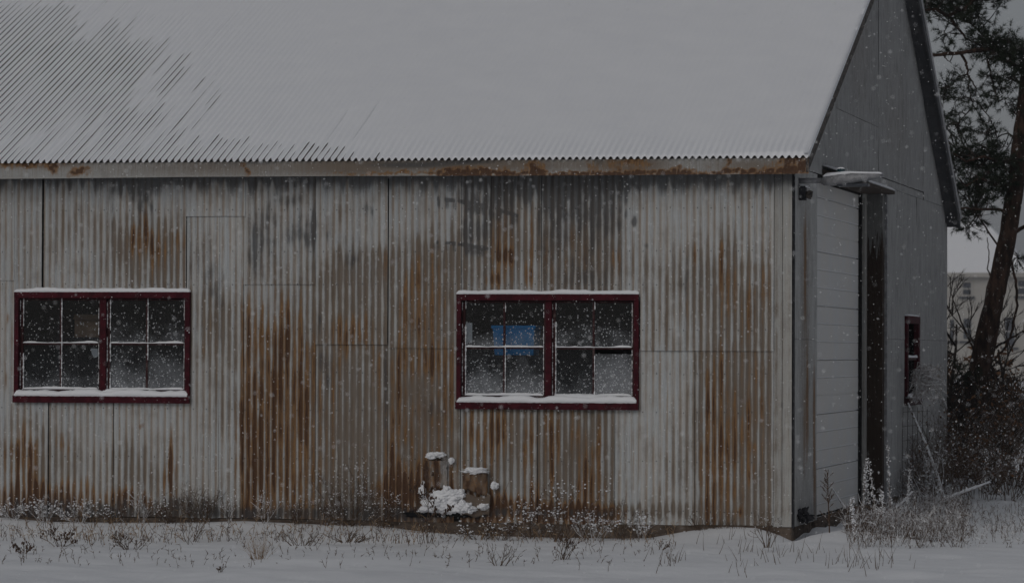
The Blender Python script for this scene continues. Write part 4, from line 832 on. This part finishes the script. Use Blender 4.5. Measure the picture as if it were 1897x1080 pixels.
rod('snowy_branch', [(1543, 905, 2.5), (1562, 935, 2.4), (1580, 975, 2.3)], [.006, .012, .018], 'frost', 'snowy branch leaning left in front of the garage door', 'branch')
rod('snowy_branch', [(1665, 990, 5), (1700, 965, 5.2), (1755, 925, 5.5)], [.007, .006, .004], 'frost', 'thin straight snowy twig crossing the weeds below the reed', 'branch')
# plumed reed leaning against the view of the gable window
base = Vector(un(1752, 938, 1, 9)); reed = empty('plumed_reed', tuple(base)); tag(reed, 'tall leaning reed with drooping snow-laden plume in front of the gable window', 'reed')
def RP(px, py, y=9): return Vector(un(px, py, 1, y))-base
mb = MB(); mb.tube([RP(1752, 938), RP(1738, 885), RP(1716, 826), RP(1698, 783), RP(1682, 746)], [.022, .020, .018, .015, .011], 7); mb.build('stalk', M['frost'], reed)
mb = MB(); top = RP(1683, 748)
for i in range(120):
    s0 = RP(1688+R.uniform(-3, 14), 748-R.uniform(0, 62)); e_ = RP(1706+R.uniform(-8, 44), 690+R.uniform(-18, 55))
    mid = s0.lerp(e_, .5)+Vector((0, 0, R.uniform(.02, .14))); e2 = e_+Vector((R.uniform(.0, .07), R.uniform(-.1, .1), -R.uniform(.02, .12)))
    mb.tube([s0, mid+Vector((0, R.uniform(-.1, .1), 0)), e_, e2], [.003, .006, .006, .002], 4, False)
mb.build('plume', M['snowyplume'], reed)
bush(0, 0, 'snow-laden curling sprigs around the leaning reed\'s lower stalk', w=.9, h=.78, stems=7, depth=2, nb=5, r=.008, mat='frost', snow=.5, sr=.016, lean=(-.25, 0), loc=Vector(un(1745, 940, 1, 8.7)), bend=.35, ratio=.4)
bush(0, 0, 'rust-brown weeds at the gable foot left of the leaning reed', w=.9, h=.70, stems=18, depth=2, nb=5, r=.005, mat='stem', snow=.12, sr=.012, loc=Vector(un(1715, 925, 1, 9.2)), ratio=.45)
# wire mesh panel at the gable foot
wp = Vector(un(1668, 860, 1, 8.6)); wm = empty('wire_panel', tuple(wp)); tag(wm, 'rusty welded wire panel leaning at the gable foot under its window', 'wire mesh')
mb = MB()
for i in range(6): mb.tube([(.03+.0*i+i*.045, i*.16, -.45), (.02+i*.042, i*.16+.02, .10), (.03+i*.04, i*.16, .68)], .004, 4)
for j in range(7): mb.tube([(.03, 0, -.4+j*.17), (.13, .4, -.4+j*.17+.01), (.26, .8, -.4+j*.17)], .003, 4)
mb.build('wire_grid', M['wire'], wm)
# snow-covered ground cover at right (nobody could count it)
def cover(name, label, cat, n, region, hr, mats, seedn):
    obs = []
    for mt_ in mats:
        mb = MB()
        for i in range(n):
            px = R.uniform(region[0], region[1]); t = R.random()**.8; py = region[2]+(region[3]-region[2])*t+R.uniform(-4, 4)
            if region[0] > 1500 and px > 1790 and R.random() < .72: continue
            p = gpt(px, py)
            if p.x < .3 and p.y > -.15: continue
            h = R.uniform(*hr)*(1.0 if px < 1790 or region[0] < 1500 else .55)
            P, D = twig(mb, p-Vector((0, 0, .02)), (R.uniform(-.5, .5), R.uniform(-.5, .5), 1), h, .0045 if mt_ == 'frost' else .003, .22, 3)
            for k in range(2):
                q = P[1].lerp(P[3], R.random()); twig(mb, q, (R.uniform(-1, 1), R.uniform(-1, 1), R.uniform(.1, 1)), h*R.uniform(.2, .5), .0035, .3, 2)
        o = mb.build(name, M[mt_]); tag(o, label[mt_], cat, kind='stuff'); obs.append(o)
    return obs
cover('snowy_ground_cover', {'frost': 'dense snow-coated weeds at right below the gable wall', 'halffrost': 'brown half-snowed weeds mixed in below the gable wall'}, 'weeds', 1150, (1570, 1960, 925, 1012), (.07, .30), ('frost', 'halffrost'), 1)
cover('snowy_ground_cover', {'frost': 'whiter snow-caked weed tops among the gable weeds'}, 'weeds', 700, (1600, 1960, 925, 1000), (.12, .34), ('frost',), 5)
cover('snowy_ground_cover', {'halffrost': 'thin line of frosted weeds along the long wall foot'}, 'weeds', 700, (-60, 1250, 966, 1004), (.04, .16), ('halffrost',), 2)
cover('dry_grass', {'straw': 'thin tan dry grass along the foot of the long wall'}, 'grass', 620, (-20, 1250, 966, 1004), (.05, .20), ('straw',), 4)
cover('dry_grass', {'stem': 'short dark grass stubble poking through the front snow'}, 'grass', 420, (-20, 1260, 985, 1050), (.03, .13), ('stem',), 3)
mb = MB()
for i in range(150):
    c0 = R.choice([(1290, 995), (1350, 1000), (1370, 985), (1420, 1020), (1450, 1030), (1510, 1030), (1560, 1045), (1600, 1040), (1610, 1050), (1640, 1040), (1240, 1040), (1390, 1050)])
    p = gpt(c0[0]+R.gauss(0, 26), c0[1]+R.gauss(0, 9)); twig(mb, p-Vector((0, 0, .02)), (R.uniform(-.5, .5), 0, 1), R.uniform(.06, .20), .0032, .12, 3)
tag(mb.build('dry_grass', M['stem']), 'slanting dark grass blades in the snow before the shed corner', 'grass', kind='stuff')

# brown thicket beyond the gable
def thicket(px, py, y, label, w, h, stems, mat, leaf=0, lm='leaf', depth=3, nb=4, r=.008, snow=0, spread=.9, leafr=.03, ratio=.55):
    p = Vector(un(px, py, 1, y)); p.z = float(ground(p.x, p.y)); o = empty('bush', tuple(p)); tag(o, label, 'bush', 'bushes behind the shed gable')
    a = MB(); tips = []
    for s_ in range(stems):
        q = Vector((R.uniform(-w, w)*.35, R.uniform(-w, w)*.3, -.05))
        branchy(a, q, (q.x/w*1.6+R.uniform(-.3, .3), R.uniform(-.4, .4), 1), h*R.uniform(.5, .9), r, depth, nb, tips, .22, spread, ratio)
    a.build('branches', M[mat], o)
    if leaf:
        b = MB()
        for t, D in tips:
            if R.random() < leaf:
                u = Vector((R.uniform(-1, 1), R.uniform(-1, 1), R.uniform(-1, 1))).normalized(); v_ = u.orthogonal().normalized(); s1 = leafr*R.uniform(.5, 1.3)
                b.add([t-u*s1, t+v_*s1*.5, t+u*s1, t-v_*s1*.5], [(0, 1, 2, 3)])
        b.build('leaves', M[lm], o)
    if snow:
        b = MB()
        for t, D in tips:
            if R.random() < snow: blob(b, t, R.uniform(.006, .014))
        b.build('snow_clumps', M['snow'], o, True)
thicket(1712, 905, 9.8, 'brown leafy snow-flecked bush against the gable foot beneath its window', .95, 1.15, 20, 'halffrost', .25, depth=2, nb=6, snow=.10, r=.006, leafr=.016)
thicket(1775, 880, 13.5, 'dense dark brown thicket at the pine\'s left foot', 1.5, 1.5, 18, 'halffrost', .12, depth=3, nb=4, snow=.04, r=.007)
thicket(1850, 880, 14.0, 'dense dark thicket right of the pine\'s foot', 1.5, 1.6, 18, 'halffrost', .12, depth=3, nb=4, snow=.04, r=.007)
thicket(1905, 880, 13.0, 'dark thicket at the right edge of the picture', 1.4, 1.5, 16, 'halffrost', .12, depth=3, nb=4, snow=.05, r=.007)
thicket(1790, 860, 15.2, 'near-black dense thicket right behind the pine foot', 1.7, 1.55, 30, 'twig', depth=3, nb=5, r=.009)
thicket(1868, 860, 15.4, 'near-black dense thicket at right behind the snowy tangle', 1.7, 1.6, 30, 'twig', depth=3, nb=5, r=.009)
thicket(1800, 905, 10.8, 'snow-dusted tangle of weeds in front of the dark thicket', 1.6, .85, 30, 'halffrost', .05, depth=2, nb=6, snow=.10, r=.005)
thicket(1870, 910, 10.5, 'snow-dusted tangle of weeds at the right edge', 1.6, .85, 30, 'halffrost', .05, depth=2, nb=6, snow=.10, r=.005)
thicket(1790, 840, 20, 'orange-brown leaf bush glimpsed behind the dark thicket', 2.2, 1.7, 26, 'twig', .9, depth=2, nb=6, leafr=.06, r=.01)
thicket(1880, 840, 20, 'orange-brown leaf bush behind the thicket at the right edge', 2.2, 1.7, 26, 'twig', .9, depth=2, nb=6, leafr=.06, r=.01)

# ------------------------------------------------------------ trees
TY = 16.0
def T3(px, py, y=TY): return Vector(un(px, py, 1, y))
pb = T3(1797, 862); pb.z = float(ground(pb.x, pb.y)); pine = empty('pine_tree', tuple(pb)); tag(pine, 'leaning pine with reddish brown trunk and drooping needle sprays at right', 'tree')
Q = lambda px, py, y=TY: T3(px, py, y)-pb
tr = [(1790, 885, 30), (1796, 800, 25), (1812, 700, 23), (1832, 600, 21), (1850, 520, 19.5), (1868, 430, 18), (1882, 340, 17), (1893, 240, 15.5), (1905, 130, 14), (1920, 0, 13), (1935, -140, 11), (1945, -300, 9), (1950, -460, 6), (1950, -600, 2)]
mb = MB(); n = 14; P = []; Rr = []
for (a, b, r_), (c_, d_, r2) in zip(tr[:-1], tr[1:]):
    for k in range(5):
        t = k/5; P.append(Q(a+(c_-a)*t+R.uniform(-1, 1), b+(d_-b)*t)); Rr.append((r_+(r2-r_)*t)/144*(1+R.uniform(-.05, .05)))
mb.tube(P, Rr, n); mb.build('trunk', M['bark'], pine, True)
limbs = MB(); anchors = []
def limb(pts, r0_, r1_, y0=0, y1=0):
    P = []; m = len(pts)-1
    for i in range(m):
        for k in range(5):
            t = k/5; a, b = pts[i], pts[i+1]; f = (i+t)/m
            P.append(Q(a[0]+(b[0]-a[0])*t+R.uniform(-1.0, 1.0), a[1]+(b[1]-a[1])*t+R.uniform(-1.0, 1.0), TY+y0+(y1-y0)*f))
    P.append(Q(pts[-1][0], pts[-1][1], TY+y1))
    limbs.tube(P, [(r0_+(r1_-r0_)*i/(len(P)-1))/136 for i in range(len(P))], 6)
    anchors.extend(P[len(P)//4:])
limb([(1903, 128), (1870, 112), (1832, 92), (1800, 95), (1775, 99), (1722, 103), (1700, 106)], 6, 2.2, 0, -1.0)
limb([(1778, 99), (1789, 113), (1790, 122), (1794, 130), (1792, 138), (1800, 150), (1808, 163), (1808, 178)], 3, 1)
limb([(1793, 138), (1775, 143), (1765, 158), (1742, 164)], 1.6, .7)
limb([(1796, 140), (1795, 165), (1800, 185), (1805, 200)], 1.6, .7)
limb([(1748, 104), (1755, 112), (1764, 118)], 1.3, .5)
limb([(1920, -160), (1870, -90), (1825, -30), (1790, 15), (1755, 30), (1735, 18), (1705, 20)], 6, 2, 0, -.8)
limb([(1760, 32), (1780, 60), (1790, 72), (1815, 85)], 3, 1.2)
limb([(1775, 35), (1800, 45), (1815, 60)], 2, .8)
limb([(1920, -40), (1860, -60), (1790, -20), (1740, -10), (1705, -15)], 6, 2, 0, -.6)
limb([(1897, 135), (1870, 118), (1850, 106), (1830, 112), (1836, 140), (1842, 165), (1850, 190)], 4, 1)
limb([(1905, 160), (1880, 150), (1862, 142)], 2.5, 1)
limb([(1884, 300), (1850, 300), (1820, 290), (1790, 300), (1768, 285)], 4, 1.2, 0, -.8)
limb([(1880, 345), (1850, 345), (1815, 330), (1790, 345), (1775, 330)], 4, 1.2, 0, -.9)
limb([(1872, 400), (1850, 388), (1820, 388), (1790, 386), (1765, 389)], 3.4, 1.2, 0, -1.0)
limb([(1858, 470), (1835, 435), (1812, 400), (1805, 388)], 2.2, 1.2)
limb([(1890, 220), (1876, 205)], 3, 1.4); limb([(1886, 262), (1868, 247)], 2.6, 1.2)
limb([(1800, 200), (1775, 230), (1755, 260)], 1.5, .7); limb([(1808, 185), (1830, 215), (1848, 245)], 1.3, .6)
limb([(1925, 60), (1960, 40), (2000, 60)], 5, 2); limb([(1915, 200), (1960, 230), (2000, 260)], 5, 2); limb([(1880, 430), (1930, 400), (1980, 420)], 4, 2)
limb([(1940, -200), (1860, -220), (1800, -180)], 6, 2); limb([(1945, -260), (2010, -260), (2060, -200)], 6, 2); limb([(1945, -380), (1900, -400), (1860, -380)], 4, 1)
# dead lower branches
limb([(1838, 520), (1830, 500), (1832, 470), (1829, 440)], 1.6, .8)
limb([(1852, 505), (1872, 480), (1882, 520), (1884, 565), (1873, 620), (1862, 645), (1835, 672)], 3.2, 2.2)
limb([(1826, 655), (1850, 640), (1875, 625), (1905, 610)], 3, 1.6)
limb([(1824, 665), (1845, 700), (1865, 725), (1895, 745)], 7, 3)
limb([(1810, 660), (1795, 630), (1780, 595), (1763, 545)], 2.6, 1.0)
limb([(1808, 690), (1790, 700), (1770, 710), (1750, 720)], 2.6, 1.2)
# crown clusters: cx, cy, rx, ry, tufts, depth spread
CL = [(1745, 5, 48, 22, 130), (1800, 15, 30, 26, 70), (1770, -40, 90, 30, 160), (1720, 30, 18, 16, 16), (1750, 60, 26, 14, 12), (1765, 90, 16, 10, 5), (1812, 72, 30, 22, 55), (1850, 92, 40, 24, 90), (1842, 70, 26, 10, 24), (1885, 100, 30, 20, 70), (1880, 130, 30, 20, 45), (1860, 150, 24, 18, 22), (1775, 150, 26, 20, 26), (1790, 170, 22, 18, 20), (1755, 185, 20, 22, 24), (1832, 150, 20, 16, 18), (1860, 178, 24, 20, 30), (1820, 190, 18, 20, 20), (1780, 225, 34, 20, 22), (1740, 215, 16, 24, 20), (1805, 240, 34, 20, 18), (1770, 250, 18, 18, 12), (1835, 235, 18, 14, 7),
 (1835, 275, 26, 14, 26), (1790, 290, 30, 18, 60), (1830, 300, 34, 22, 80), (1860, 300, 26, 20, 50), (1785, 318, 24, 20, 50), (1825, 335, 34, 18, 75), (1858, 340, 22, 26, 50), (1795, 365, 26, 14, 34), (1835, 368, 30, 12, 40), (1785, 400, 20, 8, 14), (1805, 412, 26, 14, 26), (1790, 425, 10, 6, 6), (1775, 350, 12, 20, 14), (1890, 300, 14, 30, 14), (1893, 480, 10, 10, 6), (1840, 8, 12, 6, 6), (1862, 2, 12, 5, 5),
 (1850, -90, 90, 50, 120), (2030, 40, 60, 50, 80), (2030, 250, 60, 50, 70), (1990, 400, 50, 30, 50), (1840, -210, 80, 50, 110), (2010, -220, 70, 60, 110), (1940, -330, 90, 60, 130), (1930, -430, 70, 60, 110), (1948, -540, 50, 60, 80), (1710, -60, 40, 30, 60),
 (1775, 690, 18, 10, 14), (1790, 700, 30, 8, 14), (1850, 850, 10, 8, 5)]
tw = MB(); NV = []; NF = []
import bisect
AN = np.array([tuple(a) for a in anchors])
for ci, (cx, cy, rx, ry, nt_) in enumerate(CL):
    nt_ = int(nt_*1.2); dep = min(1.3, rx/60)
    subs = []
    for k in range(max(2, nt_//7)):
        a = R.uniform(0, 6.28); rr = R.random()**.5; y = TY+R.uniform(-dep, dep)
        subs.append(Q(cx+rx*rr*math.cos(a), cy+ry*rr*math.sin(a), y))
    for sb in subs:
        d = np.linalg.norm(AN-np.array(sb), axis=1); i = int(np.argmin(d+np.random.RandomState(ci).rand(len(d))*.1)); s0 = anchors[i]
        ctrl = s0.lerp(sb, .5)+Vector((R.uniform(-.12, .12), R.uniform(-.1, .1), R.uniform(-.02, .12)))
        P = [s0*(1-t)**2+ctrl*2*t*(1-t)+sb*t*t for t in (0, .25, .5, .75, 1)]
        tw.tube(P, [.011, .009, .008, .006, .004], 4, False)
        for k in range(7):
            d_ = Vector((R.gauss(0, 1), R.gauss(0, 1), R.gauss(.15, .7))).normalized(); st_ = P[4].lerp(P[3], R.random()); L_ = R.uniform(.08, .26)
            e_ = st_+d_*L_; tw.tube([st_, st_.lerp(e_, .5)+Vector((0, 0, -.01)), e_], [.004, .0035, .002], 3, False)
            for t in (.55, .8, 1.0):
                c = st_.lerp(e_, t); nn = 15
                dirs = rng.normal(size=(nn, 3)); dirs /= np.linalg.norm(dirs, axis=1)[:, None]; dirs = dirs*.75+np.array(d_)*.75; dirs /= np.linalg.norm(dirs, axis=1)[:, None]
                L2 = rng.uniform(.05, .10, (nn, 1)); sidev = np.cross(dirs, rng.normal(size=(nn, 3))); sidev /= np.linalg.norm(sidev, axis=1)[:, None]; sidev *= .0030
                c = np.array(c); NV.append(np.stack([c-sidev, c+sidev, c+dirs*L2], 1).reshape(-1, 3))
limbs.build('limbs', M['bark'], pine, True); tw.build('branchlets', M['twig'], pine)
NV = np.concatenate(NV); link('crown', npmesh('crown', NV, np.arange(len(NV)).reshape(-1, 3)), M['needle'], pine)

def bare_tree(px, py, y, label, h, r, stems=1, depth=4, nb=4, lean=(0, 0), w=0, name='bare_tree', group=None, mat='twig', ratio=.6, bend=.18):
    p = Vector(un(px, py, 1, y)); p.z = float(ground(p.x, p.y)) if y < 60 else -.13; o = empty(name, tuple(p)); tag(o, label, 'tree', group)
    t = MB(); P, D = twig(t, (0, 0, -.1), (lean[0], lean[1], 1), h*.55, r, .1, 7, sides=7); t.build('trunk', M[mat], o, True)
    a = MB(); tips = []
    for k in range(nb*2):
        q = P[min(6, 2+k % 5)].lerp(P[min(7, 3+k % 5)], R.random()); an = R.uniform(0, 6.28)
        branchy(a, q, (math.cos(an), math.sin(an)*.8, R.uniform(.2, .9)), h*.38*R.uniform(.6, 1), r*.42, depth-1, nb, tips, bend, .8, ratio)
    a.build('crown', M[mat], o)
bare_tree(1745, 862, 17.5, 'bare twiggy tree just behind the shed gable corner', 4.2, .05, lean=(.12, 0), depth=4)
bare_tree(1775, 862, 19, 'bare dark sapling between the gable and the pine trunk', 3.4, .04, lean=(-.1, 0), depth=4)
bare_tree(1880, 860, 18, 'bare dark tree right of the pine trunk', 3.6, .05, lean=(-.15, 0), depth=4)

# ------------------------------------------------------------ far house and woods
HY = 215.0
H = lambda px, py: un(px, py, 1, HY)
hx0 = H(1660, 600)[0]; hx1 = H(2010, 600)[0]; he = H(1800, 505)[2]; hr = H(1800, 408)[2]; hb = -.3
house = empty('house', ((hx0+hx1)/2, HY, -.13)); tag(house, 'pale two-storey house with snow-covered hip roof far behind the pine', 'house')
hc = ((hx0+hx1)/2, HY, -.13)
def B(mb, x0, x1, y0, y1, z0, z1): mb.box(x0-hc[0], x1-hc[0], y0-hc[1], y1-hc[1], z0-hc[2], z1-hc[2])
mb = MB(); B(mb, hx0, hx1, HY, HY+9, hb, he); mb.build('wall', M['cream'], house)
mb = MB(); rx0, rx1 = H(1745, 408)[0]-hc[0], H(1815, 408)[0]-hc[0]; a, b = hx0-.5-hc[0], H(1905, 500)[0]+.3-hc[0]; y0, y1 = -.5, 9.5; ze, zr = he-hc[2], hr-hc[2]
V = [(a, y0, ze), (b, y0, ze), (b, y1, ze), (a, y1, ze), (rx0, 4.5, zr), (rx1, 4.5, zr), (a, y0, ze-.25), (b, y0, ze-.25), (b, y1, ze-.25), (a, y1, ze-.25)]
mb.add(V, [(0, 1, 5, 4), (1, 2, 5), (2, 3, 4, 5), (3, 0, 4), (6, 7, 1, 0), (7, 8, 2, 1), (8, 9, 3, 2), (9, 6, 0, 3), (9, 8, 7, 6)]); mb.build('roof', M['snow'], house)
mb = MB(); B(mb, H(1905, 500)[0]+.3, hx1+.4, HY-.4, HY+9.4, he+.0, he+.5); mb.build('roof', M['snow'], house)
mb = MB(); B(mb, hx0-.52, hx1+.42, HY-.55, HY-.50, he-.30, he-.02); mb.build('eaves_board', M['cream'], house)
for (a, b, c_, d_) in ((1784, 524, 1799, 546), (1886, 520, 1900, 545), (1785, 590, 1800, 628), (1862, 588, 1880, 640), (1760, 592, 1768, 628), (1722, 524, 1737, 546), (1920, 590, 1936, 628)):
    p, q = H(a, d_), H(c_, b); mb = MB(); B(mb, p[0]-.12, q[0]+.12, HY-.06, HY-.001, p[2]-.12, q[2]+.12); w_ = mb.build('window', M['cream'], house)
    mb = MB(); zmid = (p[2]+q[2])/2; B(mb, p[0], q[0], HY-.065, HY-.0605, p[2], zmid-.04); B(mb, p[0], q[0], HY-.068, HY-.0605, zmid+.04, q[2]); mb.build('glass_pane', M['farglass'], w_)
    mb = MB(); B(mb, p[0]-.25, q[0]+.25, HY-.2, HY-.069, p[2]-.25, p[2]-.125); mb.build('sill', M['farglass'], w_)
mb = MB()
for i in range(230):
    x = R.uniform(20, 140); y = R.uniform(260, 330); h = R.uniform(8, 13.5); z = -.2
    q = Vector((x, y, z)); mb.tube([q, q+Vector((R.uniform(-.5, .5), 0, h*.6)), q+Vector((R.uniform(-1, 1), 0, h))], [.22, .14, .03], 4, False)
    for k in range(26):
        t = R.uniform(.2, .95); s_ = q+Vector((0, 0, h*t)); twig(mb, s_, (R.uniform(-1, 1), R.uniform(-1, 1), R.uniform(.3, 1.2)), h*.3*R.uniform(.5, 1), .05, .3, 3)
tag(mb.build('distant_woods', M['twig']), 'far bare woods behind the pale house', 'woods', kind='stuff')

# ------------------------------------------------------------ falling snow
N = 21000; dist = 40*(rng.random(N)**.55); dist = np.clip(dist, 14, 60)
near_wall = rng.random(N) < .45; dist[near_wall] = rng.uniform(33, 38.2, near_wall.sum())
uu = rng.uniform(-1.25, 1.25, N); vv = rng.uniform(-1.25, 1.25, N)
P = CC+dist[:, None]*(CF+CR*(uu*PW/2/FPX)[:, None]+CU*(vv*PH/2/FPX)[:, None])
ok = ~((P[:, 0] < .02) & (P[:, 1] > -.04)) & (P[:, 2] > -.1)&~((P[:, 2] > EZ-.2) & (P[:, 1] > EY-.05) & (P[:, 0] < .25)); P = P[ok]
IV = np.array([tuple(v) for v in ICO_V]); IF = np.array(ICO_F)
rad = .0013+.0034*rng.random(len(P))**2.8
V = (P[:, None, :]+IV[None]*rad[:, None, None]*rng.uniform(.6, 1.3, (len(P), 12, 1))).reshape(-1, 3)
F = (IF[None]+12*np.arange(len(P))[:, None, None]).reshape(-1, 3)
tag(link('falling_snow', npmesh('falling_snow', V, F), M['flake']), 'small snowflakes falling in the air before the shed', 'snow', kind='stuff')

# ------------------------------------------------------------ air
mb = MB(); mb.box(-450, 450, -60, 420, -1.2, 16); hz_ = mb.build('haze', None); tag(hz_, 'thin snowy haze filling the air', 'haze', kind='stuff')
hm = bpy.data.materials.new('haze'); hm.use_nodes = True; hn = hm.node_tree; hn.nodes.remove(hn.nodes['Principled BSDF'])
pv = hn.nodes.new('ShaderNodeVolumePrincipled'); pv.inputs['Color'].default_value = (.82, .84, .88, 1); pv.inputs['Density'].default_value = .0005
hn.links.new(pv.outputs[0], hn.nodes['Material Output'].inputs['Volume']); hz_.data.materials.append(hm)
